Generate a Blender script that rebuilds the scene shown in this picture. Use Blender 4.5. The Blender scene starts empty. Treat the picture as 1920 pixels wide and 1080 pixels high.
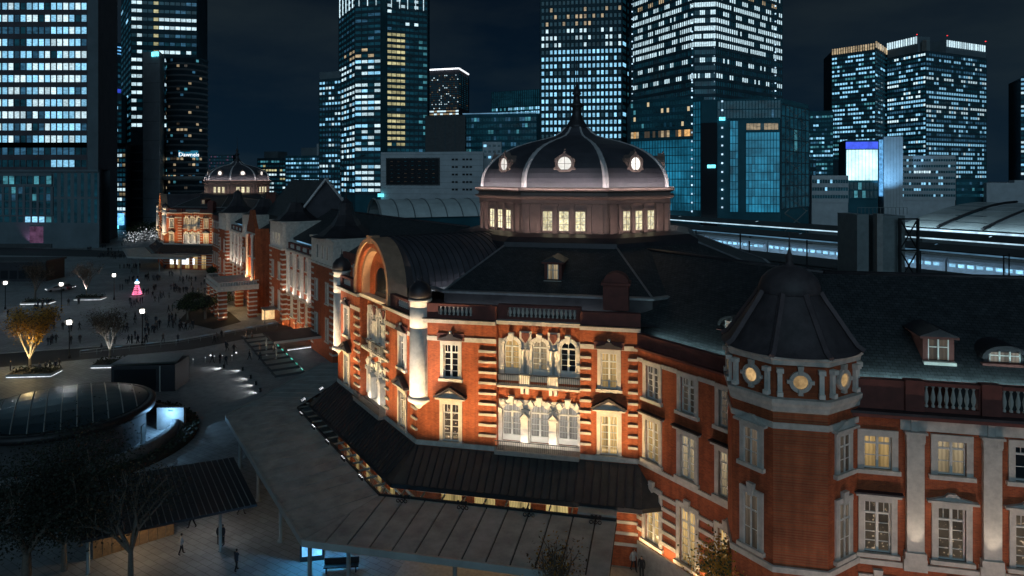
import bpy, bmesh, math, random
from mathutils import Vector, Matrix
random.seed(7)
PI = math.pi
rad = math.radians
sc = bpy.context.scene
COL = sc.collection

# ---------------------------------------------------------------- camera
CAMH, FPX, YH = 30.0, 1280.0, 332.0        # camera height, focal length and horizon line in photo pixels
cam = bpy.data.cameras.new('camera')
cam.lens = 24.0; cam.sensor_width = 36.0
cam.shift_y = -(540.0 - YH) / 1920.0
cam.clip_start = 0.5; cam.clip_end = 6000
camo = bpy.data.objects.new('camera', cam); COL.objects.link(camo)
camo.location = (0, 0, CAMH); camo.rotation_euler = (rad(90), 0, 0)
sc.camera = camo

# ---------------------------------------------------------------- night sky, faint city glow, exposure
w = bpy.data.worlds.new('World'); sc.world = w; w.use_nodes = True
nt = w.node_tree; nt.nodes.clear()
_o = nt.nodes.new('ShaderNodeOutputWorld'); _b = nt.nodes.new('ShaderNodeBackground')
_tc = nt.nodes.new('ShaderNodeTexCoord'); _mp = nt.nodes.new('ShaderNodeMapping')
_mp.inputs['Scale'].default_value = (1.1, 1.1, 3.2); _mp.inputs['Location'].default_value = (0.35, 0.2, 0.1)
_n = nt.nodes.new('ShaderNodeTexNoise'); _n.inputs['Scale'].default_value = 2.1
_n.inputs['Detail'].default_value = 6; _n.inputs['Roughness'].default_value = .55
_r = nt.nodes.new('ShaderNodeValToRGB')
_r.color_ramp.elements[0].position = .40; _r.color_ramp.elements[0].color = (.0010, .0034, .0092, 1)
_r.color_ramp.elements[1].position = .68; _r.color_ramp.elements[1].color = (.0100, .0150, .0185, 1)
nt.links.new(_tc.outputs['Generated'], _mp.inputs[0]); nt.links.new(_mp.outputs[0], _n.inputs['Vector'])
nt.links.new(_n.outputs['Fac'], _r.inputs[0]); _sx = nt.nodes.new('ShaderNodeSeparateXYZ'); nt.links.new(_tc.outputs['Generated'], _sx.inputs[0])
_hr = nt.nodes.new('ShaderNodeValToRGB')                     # glow of the city along the horizon
_hr.color_ramp.elements[0].position = .0; _hr.color_ramp.elements[0].color = (.0026, .0090, .0150, 1)
_hr.color_ramp.elements[1].position = .34; _hr.color_ramp.elements[1].color = (.0, .0, .0, 1)
nt.links.new(_sx.outputs['Z'], _hr.inputs[0])
_ad = nt.nodes.new('ShaderNodeVectorMath'); _ad.operation = 'ADD'
nt.links.new(_r.outputs[0], _ad.inputs[0]); nt.links.new(_hr.outputs[0], _ad.inputs[1]); nt.links.new(_ad.outputs[0], _b.inputs[0])
_b.inputs[1].default_value = 1.0
nt.links.new(_b.outputs[0], _o.inputs[0])
sun = bpy.data.lights.new('city_glow', 'SUN'); sun.energy = .44; sun.angle = rad(50); sun.color = (.50, .80, 1.0)
suno = bpy.data.objects.new('city_glow', sun); COL.objects.link(suno)      # soft low light of the lit offices behind the camera
suno.rotation_euler = Vector((.06, .93, -.36)).to_track_quat('-Z', 'Y').to_euler()
sc.view_settings.view_transform = 'Standard'; sc.view_settings.look = 'None'
sc.view_settings.exposure = 0.0; sc.view_settings.gamma = 1.0; sc.view_settings.use_curve_mapping = False
sc.render.engine = 'CYCLES'
sc.cycles.use_denoising = True
try: sc.cycles.denoiser = 'OPENIMAGEDENOISE'
except Exception: pass
sc.cycles.max_bounces = 5; sc.cycles.diffuse_bounces = 3; sc.cycles.glossy_bounces = 3
sc.cycles.transmission_bounces = 4; sc.cycles.transparent_max_bounces = 6
sc.cycles.sample_clamp_indirect = 3.0; sc.cycles.caustics_reflective = False; sc.cycles.caustics_refractive = False
sc.cycles.use_light_tree = True

# ---------------------------------------------------------------- helpers: surveying
def at(px, py, z=0.0):
    """ground survey: the point at height z seen at photo pixel (px, py)"""
    Y = (CAMH - z) * FPX / (py - YH)
    return Vector(((px - 960) / FPX * Y, Y, z))
def atY(px, py, Y):
    return Vector(((px - 960) / FPX * Y, Y, CAMH - (py - YH) * Y / FPX))

# ---------------------------------------------------------------- helpers: materials
MAT = {}
def mat(name, col, rough=.7, metal=0.0, noise=None, var=.25, bump=0.0, emis=None, spec=None, coord='Object'):
    """principled material; noise = scale of a value variation over the base colour"""
    m = bpy.data.materials.new(name); m.use_nodes = True
    t = m.node_tree; p = t.nodes['Principled BSDF']
    p.inputs['Base Color'].default_value = (*col, 1); p.inputs['Roughness'].default_value = rough
    p.inputs['Metallic'].default_value = metal
    if spec is not None: p.inputs['Specular IOR Level'].default_value = spec
    if noise:
        tc = t.nodes.new('ShaderNodeTexCoord'); n = t.nodes.new('ShaderNodeTexNoise')
        n.inputs['Scale'].default_value = noise; n.inputs['Detail'].default_value = 6; n.inputs['Roughness'].default_value = .65
        t.links.new(tc.outputs[coord], n.inputs['Vector'])
        mr = t.nodes.new('ShaderNodeMapRange'); mr.inputs['From Min'].default_value = .3; mr.inputs['From Max'].default_value = .7
        mr.inputs['To Min'].default_value = 1 - var; mr.inputs['To Max'].default_value = 1 + var
        t.links.new(n.outputs['Fac'], mr.inputs[0])
        mx = t.nodes.new('ShaderNodeVectorMath'); mx.operation = 'SCALE'; mx.inputs[0].default_value = col
        t.links.new(mr.outputs[0], mx.inputs['Scale']); t.links.new(mx.outputs[0], p.inputs['Base Color'])
        mr2 = t.nodes.new('ShaderNodeMapRange'); mr2.inputs['To Min'].default_value = max(.05, rough - .15); mr2.inputs['To Max'].default_value = min(1, rough + .15)
        t.links.new(n.outputs['Fac'], mr2.inputs[0]); t.links.new(mr2.outputs[0], p.inputs['Roughness'])
        if bump:
            b = t.nodes.new('ShaderNodeBump'); b.inputs['Strength'].default_value = bump; b.inputs['Distance'].default_value = .03
            t.links.new(n.outputs['Fac'], b.inputs['Height']); t.links.new(b.outputs[0], p.inputs['Normal'])
    if emis:
        p.inputs['Emission Color'].default_value = (*emis[0], 1); p.inputs['Emission Strength'].default_value = emis[1]
    MAT[name] = m
    return m
def brickmat(name, c1, c2, mortar, bw, bh, axis='xz', rough=.75, msize=.012, bump=.3, spec=.3):
    m = bpy.data.materials.new(name); m.use_nodes = True
    t = m.node_tree; p = t.nodes['Principled BSDF']; p.inputs['Roughness'].default_value = rough
    p.inputs['Specular IOR Level'].default_value = spec
    tc = t.nodes.new('ShaderNodeTexCoord'); sx = t.nodes.new('ShaderNodeSeparateXYZ'); cx = t.nodes.new('ShaderNodeCombineXYZ')
    t.links.new(tc.outputs['Object'], sx.inputs[0])
    if axis == 'xz':
        ad = t.nodes.new('ShaderNodeMath'); ad.operation = 'ADD'
        t.links.new(sx.outputs['X'], ad.inputs[0]); t.links.new(sx.outputs['Y'], ad.inputs[1])
        t.links.new(ad.outputs[0], cx.inputs['X']); t.links.new(sx.outputs['Z'], cx.inputs['Y'])
    else:
        t.links.new(sx.outputs['X'], cx.inputs['X']); t.links.new(sx.outputs['Y'], cx.inputs['Y'])
    b = t.nodes.new('ShaderNodeTexBrick'); b.inputs['Color1'].default_value = (*c1, 1); b.inputs['Color2'].default_value = (*c2, 1)
    b.inputs['Mortar'].default_value = (*mortar, 1); b.inputs['Scale'].default_value = 1.0
    b.inputs['Mortar Size'].default_value = msize; b.inputs['Brick Width'].default_value = bw; b.inputs['Row Height'].default_value = bh
    t.links.new(cx.outputs[0], b.inputs['Vector'])
    n = t.nodes.new('ShaderNodeTexNoise'); n.inputs['Scale'].default_value = .9; n.inputs['Detail'].default_value = 8; n.inputs['Roughness'].default_value = .7
    t.links.new(tc.outputs['Object'], n.inputs['Vector'])
    mr = t.nodes.new('ShaderNodeMapRange'); mr.inputs['From Min'].default_value = .3; mr.inputs['From Max'].default_value = .7
    mr.inputs['To Min'].default_value = .68; mr.inputs['To Max'].default_value = 1.25
    t.links.new(n.outputs['Fac'], mr.inputs[0])
    mp2 = t.nodes.new('ShaderNodeMapping'); mp2.inputs['Scale'].default_value = (2.6, 2.6, .16)
    n3 = t.nodes.new('ShaderNodeTexNoise'); n3.inputs['Scale'].default_value = 1.0; n3.inputs['Detail'].default_value = 5
    t.links.new(tc.outputs['Object'], mp2.inputs[0]); t.links.new(mp2.outputs[0], n3.inputs['Vector'])
    mr3 = t.nodes.new('ShaderNodeMapRange'); mr3.inputs['From Min'].default_value = .35; mr3.inputs['From Max'].default_value = .65
    mr3.inputs['To Min'].default_value = .78; mr3.inputs['To Max'].default_value = 1.12; t.links.new(n3.outputs['Fac'], mr3.inputs[0])
    mm = t.nodes.new('ShaderNodeMath'); mm.operation = 'MULTIPLY'; t.links.new(mr.outputs[0], mm.inputs[0]); t.links.new(mr3.outputs[0], mm.inputs[1])
    vm = t.nodes.new('ShaderNodeVectorMath'); vm.operation = 'SCALE'
    t.links.new(b.outputs['Color'], vm.inputs[0]); t.links.new(mm.outputs[0], vm.inputs['Scale'])
    t.links.new(vm.outputs[0], p.inputs['Base Color'])
    bu = t.nodes.new('ShaderNodeBump'); bu.inputs['Strength'].default_value = bump; bu.inputs['Distance'].default_value = .02
    iv = t.nodes.new('ShaderNodeMath'); iv.operation = 'SUBTRACT'; iv.inputs[0].default_value = 1
    t.links.new(b.outputs['Fac'], iv.inputs[1]); t.links.new(iv.outputs[0], bu.inputs['Height']); t.links.new(bu.outputs[0], p.inputs['Normal'])
    MAT[name] = m
    return m
def glow(name, col, s, scale=.35, lo=.35, hi=1.3, stretch=(1, 1, 1), col2=None, base=(.02, .02, .025), rough=.15):
    """a lit window or lamp glass: emission varied by what stands behind the glass, under a glossy pane"""
    m = bpy.data.materials.new(name); m.use_nodes = True
    t = m.node_tree; p = t.nodes['Principled BSDF']
    p.inputs['Base Color'].default_value = (*base, 1); p.inputs['Roughness'].default_value = rough
    g = t.nodes.new('ShaderNodeNewGeometry'); mp = t.nodes.new('ShaderNodeMapping'); mp.inputs['Scale'].default_value = stretch
    n = t.nodes.new('ShaderNodeTexNoise'); n.inputs['Scale'].default_value = scale; n.inputs['Detail'].default_value = 5
    n.inputs['Roughness'].default_value = .7
    t.links.new(g.outputs['Position'], mp.inputs[0]); t.links.new(mp.outputs[0], n.inputs['Vector'])
    oi = t.nodes.new('ShaderNodeObjectInfo')
    mr = t.nodes.new('ShaderNodeMapRange'); mr.inputs['From Min'].default_value = .3; mr.inputs['From Max'].default_value = .72
    mr.inputs['To Min'].default_value = s * lo; mr.inputs['To Max'].default_value = s * hi
    t.links.new(n.outputs['Fac'], mr.inputs[0])
    mr2 = t.nodes.new('ShaderNodeMapRange'); mr2.inputs['To Min'].default_value = .6; mr2.inputs['To Max'].default_value = 1.25
    t.links.new(oi.outputs['Random'], mr2.inputs[0])
    mu = t.nodes.new('ShaderNodeMath'); mu.operation = 'MULTIPLY'
    t.links.new(mr.outputs[0], mu.inputs[0]); t.links.new(mr2.outputs[0], mu.inputs[1])
    t.links.new(mu.outputs[0], p.inputs['Emission Strength'])
    if col2:
        mx = t.nodes.new('ShaderNodeMix'); mx.data_type = 'RGBA'
        mx.inputs['A'].default_value = (*col, 1); mx.inputs['B'].default_value = (*col2, 1)
        n2 = t.nodes.new('ShaderNodeTexNoise'); n2.inputs['Scale'].default_value = scale * 2.3
        t.links.new(g.outputs['Position'], n2.inputs['Vector'])
        mr3 = t.nodes.new('ShaderNodeMapRange'); mr3.inputs['From Min'].default_value = .4; mr3.inputs['From Max'].default_value = .6
        t.links.new(n2.outputs['Fac'], mr3.inputs[0]); t.links.new(mr3.outputs[0], mx.inputs['Factor'])
        t.links.new(mx.outputs['Result'], p.inputs['Emission Color'])
    else:
        p.inputs['Emission Color'].default_value = (*col, 1)
    MAT[name] = m
    return m

brickmat('brick', (.48, .102, .034), (.30, .057, .024), (.34, .12, .055), .22, .075, bump=.25)
brickmat('slate', (.070, .076, .082), (.045, .050, .056), (.016, .018, .020), .38, .26, axis='xy', rough=.62, msize=.02, bump=.6)
mat('tile_roof', (.060, .052, .047), .65, .1, noise=1.1, var=.35, bump=.2)
mat('stone', (.56, .52, .47), .8, noise=1.8, var=.24, bump=.15)
mat('stone_white', (.74, .70, .64), .65, noise=2.0, var=.18, bump=.1)
mat('gable_stone', (.40, .24, .16), .75, noise=1.5, var=.2, bump=.15)
mat('turret_slate', (.085, .066, .070), .6, .1, noise=1.2, var=.35, bump=.2)
mat('turret_rib', (.13, .095, .100), .6, .1, noise=1, var=.3)
mat('granite', (.36, .33, .30), .8, noise=3.0, var=.22, bump=.2)
mat('dark_brick', (.16, .050, .040), .8, noise=1.2, var=.3)
mat('copper_dark', (.050, .044, .050), .48, .35, noise=.7, var=.35, bump=.08)
mat('dome_slate', (.078, .073, .086), .55, .1, noise=.55, var=.28, bump=.1)
mat('lead_rib', (.62, .57, .57), .55, .1, noise=1.2, var=.22)
mat('drum_metal', (.25, .175, .150), .65, .1, noise=1.0, var=.18)
mat('sash_white', (.72, .70, .66), .5)
mat('iron', (.025, .026, .030), .5, .4)
mat('gutter', (.30, .31, .33), .45, .6, noise=2, var=.2)
mat('concrete', (.30, .31, .31), .85, noise=.9, var=.22, bump=.2)
mat('concrete_dark', (.070, .075, .080), .85, noise=.8, var=.25, bump=.2)
mat('concrete_mid', (.11, .12, .125), .85, noise=.9, var=.25, bump=.2)
mat('dark_panel', (.030, .032, .040), .55, .2, noise=.6, var=.25)
mat('canopy_metal', (.34, .385, .375), .6, .1, noise=.6, var=.34)
mat('canopy_edge', (.42, .45, .44), .5, .3, noise=.6, var=.15)
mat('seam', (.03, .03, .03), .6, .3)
mat('band_grey', (.14, .155, .17), .8, noise=.3, var=.2)
mat('steel_grey', (.24, .28, .29), .5, .4, noise=1, var=.2)
mat('pale_wall', (.46, .49, .52), .8, noise=.25, var=.14)
mat('tower_dark', (.045, .085, .108), .85, 0, noise=.12, var=.25, spec=.1)  # base colour lifted to teal-grey, standing in for city haze on the towers
mat('tower_brown', (.105, .095, .110), .85, noise=.15, var=.2, spec=.1)
mat('tower_stone', (.15, .19, .215), .85, noise=.15, var=.15, spec=.1)
mat('tower_teal', (.030, .115, .150), .8, 0, noise=.1, var=.25, spec=.15)
mat('glass_dark', (.008, .011, .016), .4, 0, spec=.3)
mat('glass_teal', (.010, .030, .040), .32, 0, noise=.8, var=.4, spec=.35)
mat('pane_dark', (.012, .013, .016), .07, 0, spec=.9)
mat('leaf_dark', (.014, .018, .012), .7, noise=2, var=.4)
mat('leaf_yellow', (.46, .25, .030), .7, noise=2, var=.35)
mat('leaf_brown', (.10, .065, .035), .75, noise=2, var=.35)
mat('leaf_green', (.06, .085, .03), .7, noise=2, var=.4)
mat('bark', (.14, .12, .10), .9, noise=6, var=.3)
mat('soil', (.030, .026, .020), .95, noise=3, var=.3)
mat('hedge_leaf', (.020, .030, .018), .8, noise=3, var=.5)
mat('lamp_post', (.03, .03, .033), .45, .5)
mat('cloth_dark', (.020, .021, .026), .9, noise=8, var=.3)
mat('cloth_navy', (.022, .028, .045), .9, noise=8, var=.3)
mat('cloth_grey', (.10, .10, .105), .9, noise=8, var=.3)
mat('cloth_pale', (.42, .40, .38), .9, noise=8, var=.2)
mat('hair', (.012, .010, .009), .6)
mat('skin', (.36, .22, .16), .6)
mat('car_paint', (.50, .51, .52), .25, .3)
mat('rubber', (.015, .015, .015), .8)
mat('wood', (.28, .17, .08), .6, noise=3, var=.3)
mat('rail_roof', (.42, .47, .48), .7, 0, noise=.15, var=.25)
mat('pale_roof', (.62, .68, .68), .7, noise=.2, var=.2)
mat('train_body', (.55, .58, .62), .35, .2, noise=.2, var=.08)
mat('ballast', (.05, .05, .05), .95, noise=.6, var=.3)
# things that give off light
glow('haze_glow_glass', (.03, .28, .44), .075, .10, .05, 2.2, (1, 1, 2))  # unlit tower panes: faint teal glow put in for haze and city reflections
glow('w_cool', (.30, .70, 1.0), 1.15, .85, .35, 1.5, (1, 1, 2.5))
glow('w_cool_dim', (.10, .36, .62), .26, .25, .2, 1.6, (1, 1, 2.5))
glow('w_white', (.66, .90, 1.0), 1.15, .85, .35, 1.45, (1, 1, 2.5))
glow('w_warm', (1.0, .76, .46), .55, .30, .2, 1.5, (1, 1, 2.5))
glow('w_yellow', (.95, .88, .46), .62, .30, .3, 1.4, (1, 1, 2.5))
glow('w_teal', (.12, .50, .62), .55, .20, .2, 1.5, (1, 1, 2))
glow('w_blue', (.02, .27, .46), .62, .045, .12, 1.5, (1, 1, 1.3))
glow('w_navy', (.012, .085, .15), .25, .06, .1, 1.6)
glow('w_orange', (1.0, .55, .20), .8, .4, .2, 1.5)
glow('shop', (1.0, .62, .28), .9, .5, .3, 1.5)
def room(name, col, s, kind, hgt=3.0):
    """a room behind glass: folded curtains lit from above, or a dim interior with a few lamps"""
    m = bpy.data.materials.new(name); m.use_nodes = True; t = m.node_tree; p = t.nodes['Principled BSDF']
    p.inputs['Base Color'].default_value = (.015, .015, .018, 1); p.inputs['Roughness'].default_value = .12
    L = t.links.new; N = t.nodes.new
    def math_(op, a, b=None):
        n = N('ShaderNodeMath'); n.operation = op
        for k, v in ((0, a), (1, b)):
            if v is None: continue
            if isinstance(v, (int, float)): n.inputs[k].default_value = v
            else: L(v, n.inputs[k])
        return n.outputs[0]
    tc = N('ShaderNodeTexCoord'); oi = N('ShaderNodeObjectInfo'); sx = N('ShaderNodeSeparateXYZ'); L(tc.outputs['Object'], sx.inputs[0])
    of = N('ShaderNodeCombineXYZ'); r50 = math_('MULTIPLY', oi.outputs['Random'], 57.0); L(r50, of.inputs[0]); L(r50, of.inputs[2])
    va = N('ShaderNodeVectorMath'); va.operation = 'ADD'; L(tc.outputs['Object'], va.inputs[0]); L(of.outputs[0], va.inputs[1])
    n = N('ShaderNodeTexNoise'); n.inputs['Detail'].default_value = 3; L(va.outputs[0], n.inputs['Vector'])
    zr = math_('MINIMUM', math_('MULTIPLY', sx.outputs['Z'], 1.0 / hgt), 1.1)
    br = math_('ADD', math_('MULTIPLY', oi.outputs['Random'], .9), .45)
    if kind == 'curtain':
        n.inputs['Scale'].default_value = 1.1
        ph = math_('ADD', math_('MULTIPLY', sx.outputs['X'], 30.0), math_('MULTIPLY', n.outputs['Fac'], 9.0))
        fold = math_('ADD', math_('MULTIPLY', math_('SINE', ph), .16), .74)
        gap = math_('SMOOTH_MIN', math_('ADD', math_('MULTIPLY', math_('ABSOLUTE', math_('ADD', sx.outputs['X'], math_('MULTIPLY', math_('ADD', oi.outputs['Random'], -.5), .5))), 2.4), .35), 1.0)
        e = math_('MULTIPLY', math_('MULTIPLY', fold, gap), math_('ADD', math_('MULTIPLY', zr, .75), .45))
    else:
        n.inputs['Scale'].default_value = 4.2; n.inputs['Roughness'].default_value = .6
        sp = N('ShaderNodeMapRange'); sp.inputs['From Min'].default_value = .60; sp.inputs['From Max'].default_value = .72; sp.inputs['To Max'].default_value = 1.4; L(n.outputs['Fac'], sp.inputs[0])
        n2 = N('ShaderNodeTexNoise'); n2.inputs['Scale'].default_value = .8; L(va.outputs[0], n2.inputs['Vector'])
        e = math_('ADD', sp.outputs[0], math_('MULTIPLY', n2.outputs['Fac'], .22))
    L(math_('MULTIPLY', math_('MULTIPLY', e, br), s), p.inputs['Emission Strength'])
    p.inputs['Emission Color'].default_value = (*col, 1)
    MAT[name] = m
room('s_warm', (1.0, .66, .26), .82, 'curtain')
room('s_pale', (1.0, .78, .46), .55, 'curtain')
room('s_dim', (.80, .62, .44), .17, 'curtain')
room('s_white', (1.0, .90, .74), .60, 'curtain')
room('s_scene', (1.0, .74, .48), .42, 'lamps')
glow('s_drum', (1.0, .86, .45), 1.15, 2.8, .25, 1.35, (1, 1, .8), (1.0, .95, .70))
glow('s_round', (1.0, .64, .28), .55, 2.5, .4, 1.3)
glow('roundel', (1.0, .97, .90), 1.5, 1.5, .75, 1.1)
glow('lamp_glass', (1.0, .93, .84), 7.0, .5, .9, 1.1)
glow('led_white', (.90, .95, 1.0), 1.9, .8, .25, 1.6)
glow('led_blue', (.16, .52, 1.0), 1.4, .5, .3, 1.5)
glow('led_cyan', (.15, .75, .90), 2.5, .5, .3, 1.4)
glow('led_green', (.10, .8, .6), .7, .5, .7, 1.2)
glow('led_red', (1.0, .05, .06), 1.8, .5, .7, 1.2)
glow('led_pink', (1.0, .18, .35), 2.5, 1.2, .4, 1.4)
glow('dot_blue', (.55, .80, 1.0), 1.6, .5, .5, 1.3)
glow('led_violet', (.55, .25, .50), .25, .3, .2, 1.5)
glow('strip_white', (.55, .82, 1.0), 1.2, .12, .35, 1.5)
glow('strip_soft', (.25, .55, .85), .45, .08, .3, 1.5)
glow('screen', (.60, .95, 1.0), 1.5, .12, .6, 1.25)
glow('signal_blue', (.05, .10, .9), 1.0, .2, .5, 1.3)
glow('floor_lit', (.12, .28, .45), .4, .4, .4, 1.3)

# clear glass of the canopy gap
def glassmat(name, col, fac):
    m = bpy.data.materials.new(name); m.use_nodes = True; t = m.node_tree; t.nodes.clear()
    o = t.nodes.new('ShaderNodeOutputMaterial'); mx = t.nodes.new('ShaderNodeMixShader')
    tr = t.nodes.new('ShaderNodeBsdfTransparent'); tr.inputs[0].default_value = (*col, 1)
    gl = t.nodes.new('ShaderNodeBsdfGlossy'); gl.inputs['Roughness'].default_value = .06
    mx.inputs[0].default_value = fac
    t.links.new(tr.outputs[0], mx.inputs[1]); t.links.new(gl.outputs[0], mx.inputs[2]); t.links.new(mx.outputs[0], o.inputs[0])
    MAT[name] = m
glassmat('clear_glass', (.86, .92, .92), .08)
glassmat('roof_glass', (.10, .16, .18), .12)

# paving of the plaza
def pavingmat():
    m = bpy.data.materials.new('paving'); m.use_nodes = True; t = m.node_tree; p = t.nodes['Principled BSDF']
    p.inputs['Roughness'].default_value = .62; p.inputs['Specular IOR Level'].default_value = .35
    tc = t.nodes.new('ShaderNodeTexCoord')
    b = t.nodes.new('ShaderNodeTexBrick'); b.inputs['Scale'].default_value = 1; b.inputs['Brick Width'].default_value = 1.2; b.inputs['Row Height'].default_value = .6
    b.inputs['Color1'].default_value = (.29, .31, .315, 1); b.inputs['Color2'].default_value = (.24, .255, .265, 1); b.inputs['Mortar'].default_value = (.10, .10, .10, 1)
    b.inputs['Mortar Size'].default_value = .018
    mp = t.nodes.new('ShaderNodeMapping'); mp.inputs['Rotation'].default_value = (0, 0, rad(32.4))
    t.links.new(tc.outputs['Object'], mp.inputs[0]); t.links.new(mp.outputs[0], b.inputs['Vector'])
    n = t.nodes.new('ShaderNodeTexNoise'); n.inputs['Scale'].default_value = .12; n.inputs['Detail'].default_value = 9; n.inputs['Roughness'].default_value = .7
    t.links.new(tc.outputs['Object'], n.inputs['Vector'])
    mr = t.nodes.new('ShaderNodeMapRange'); mr.inputs['From Min'].default_value = .3; mr.inputs['From Max'].default_value = .7
    mr.inputs['To Min'].default_value = .6; mr.inputs['To Max'].default_value = 1.3
    t.links.new(n.outputs['Fac'], mr.inputs[0])
    vm = t.nodes.new('ShaderNodeVectorMath'); vm.operation = 'SCALE'
    t.links.new(b.outputs['Color'], vm.inputs[0]); t.links.new(mr.outputs[0], vm.inputs['Scale']); t.links.new(vm.outputs[0], p.inputs['Base Color'])
    MAT['paving'] = m
pavingmat()
mat('asphalt', (.05, .052, .055), .85, noise=.3, var=.3, bump=.2)
mat('road_paint', (.5, .5, .48), .7)

# ---------------------------------------------------------------- helpers: meshes
class MB:
    """collects faces for ONE mesh"""
    def __init__(s): s.v = []; s.f = []; s.m = []; s.smooth = set()
    def poly(s, pts, m=0, sm=False):
        i = len(s.v); s.v += [tuple(p) for p in pts]
        if sm: s.smooth.add(len(s.f))
        s.f.append(tuple(range(i, i + len(pts)))); s.m.append(m)
    def box(s, x0, x1, y0, y1, z0, z1, m=0):
        i = len(s.v)
        s.v += [(x0, y0, z0), (x1, y0, z0), (x1, y1, z0), (x0, y1, z0), (x0, y0, z1), (x1, y0, z1), (x1, y1, z1), (x0, y1, z1)]
        for q in ((0, 3, 2, 1), (4, 5, 6, 7), (0, 1, 5, 4), (1, 2, 6, 5), (2, 3, 7, 6), (3, 0, 4, 7)):
            s.f.append(tuple(i + k for k in q)); s.m.append(m)
        return s
    def prism(s, pts, z0, z1, m=0, top=True, bottom=True):
        n = len(pts); i = len(s.v)
        s.v += [(p[0], p[1], z0) for p in pts] + [(p[0], p[1], z1) for p in pts]
        for k in range(n):
            s.f.append((i + k, i + (k + 1) % n, i + n + (k + 1) % n, i + n + k)); s.m.append(m)
        if bottom: s.f.append(tuple(i + k for k in reversed(range(n)))); s.m.append(m)
        if top: s.f.append(tuple(i + n + k for k in range(n))); s.m.append(m)
        return s
    def extrude_y(s, pts, y0, y1, m=0):
        """outline in (x, z), thickness along y"""
        n = len(pts); i = len(s.v)
        s.v += [(p[0], y0, p[1]) for p in pts] + [(p[0], y1, p[1]) for p in pts]
        for k in range(n):
            s.f.append((i + k, i + (k + 1) % n, i + n + (k + 1) % n, i + n + k)); s.m.append(m)
        s.f.append(tuple(i + k for k in range(n))); s.m.append(m)
        s.f.append(tuple(i + n + k for k in reversed(range(n)))); s.m.append(m)
        return s
    def lathe(s, prof, n=16, cx=0, cy=0, ph=0, m=0, sm=True, cap=True):
        """profile [(r, z)...] turned about a vertical axis"""
        i = len(s.v)
        for r, z in prof:
            for k in range(n):
                a = ph + 2 * PI * k / n
                s.v.append((cx + r * math.cos(a), cy + r * math.sin(a), z))
        for j in range(len(prof) - 1):
            for k in range(n):
                a, b = i + j * n + k, i + j * n + (k + 1) % n
                if sm: s.smooth.add(len(s.f))
                s.f.append((a, b, b + n, a + n)); s.m.append(m)
        if cap:
            j = len(prof) - 1
            s.f.append(tuple(i + j * n + k for k in range(n))); s.m.append(m)
            s.f.append(tuple(i + k for k in reversed(range(n)))); s.m.append(m)
        return s
    def tube(s, p, q, r0, r1=None, n=6, m=0, cap=True, sm=True):
        p, q = Vector(p), Vector(q); r1 = r0 if r1 is None else r1
        d = (q - p).normalized() if (q - p).length > 1e-6 else Vector((0, 0, 1))
        u = d.cross(Vector((0, 0, 1)) if abs(d.z) < .9 else Vector((1, 0, 0))).normalized(); v = d.cross(u)
        i = len(s.v)
        for c, r in ((p, r0), (q, r1)):
            for k in range(n):
                a = 2 * PI * k / n
                s.v.append(tuple(c + u * (r * math.cos(a)) + v * (r * math.sin(a))))
        for k in range(n):
            if sm: s.smooth.add(len(s.f))
            s.f.append((i + k, i + (k + 1) % n, i + n + (k + 1) % n, i + n + k)); s.m.append(m)
        if cap:
            s.f.append(tuple(i + k for k in reversed(range(n)))); s.m.append(m)
            s.f.append(tuple(i + n + k for k in range(n))); s.m.append(m)
        return s
    def beam(s, p, q, wd, m=0):
        return s.tube(p, q, wd * .7, n=4, m=m, sm=False)
    def mesh(s, name, mats):
        me = bpy.data.meshes.new(name); me.from_pydata(s.v, [], s.f)
        for x in (mats if isinstance(mats, (list, tuple)) else [mats]): me.materials.append(MAT[x])
        me.polygons.foreach_set('material_index', s.m)
        if s.smooth:
            fl = [False] * len(s.f)
            for k in s.smooth: fl[k] = True
            me.polygons.foreach_set('use_smooth', fl)
        me.update()
        return me
    def build(s, name, mats, parent=None, loc=(0, 0, 0), rz=0, kind=None, label=None):
        return obj(name, s.mesh(name, mats), parent, loc, rz, kind, label)
LOG = []
def obj(name, me, parent=None, loc=(0, 0, 0), rz=0, kind=None, label=None):
    o = bpy.data.objects.new(name, me); COL.objects.link(o); LOG.append(o)
    o.location = loc
    if rz: o.rotation_euler = (0, 0, rz)
    if parent: o.parent = parent
    if kind: o['kind'] = kind
    if label: o['label'] = label
    return o
def tag(o, label, cat, group=None):
    o['label'] = label; o['category'] = cat
    if group: o['group'] = group
    return o
def thing(name, label, cat, loc=(0, 0, 0), rz=0, group=None):
    o = bpy.data.objects.new(name, None); COL.objects.link(o); o.empty_display_size = .5
    o.location = loc; o.rotation_euler = (0, 0, rz)
    return tag(o, label, cat, group)
def copy_tree(o, parent=None, off=None, depth=2):
    c = o.copy(); COL.objects.link(c); c.parent = parent
    if off is not None: c.location = Vector(o.location) + Vector(off)
    if depth > 0:
        for ch in list(o.children):
            if ch.type != 'LIGHT': copy_tree(ch, c, None, depth - 1)
    return c
class Frame:
    """a facade plane in plan: origin (x, y) on the plane, outward normal at angle a; t runs to the right seen from outside"""
    def __init__(s, ox, oy, a):
        s.o = Vector((ox, oy)); s.n = Vector((math.cos(a), math.sin(a))); s.t = Vector((-s.n.y, s.n.x))
        s.rz = math.atan2(s.t.y, s.t.x)
    def p(s, t, d=0, z=0):
        q = s.o + s.t * t + s.n * d
        return Vector((q.x, q.y, z))
    def put(s, name, me, t, z, parent, d=0, **k):
        return obj(name, me, parent, s.p(t, d, z), s.rz, **k)
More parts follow.
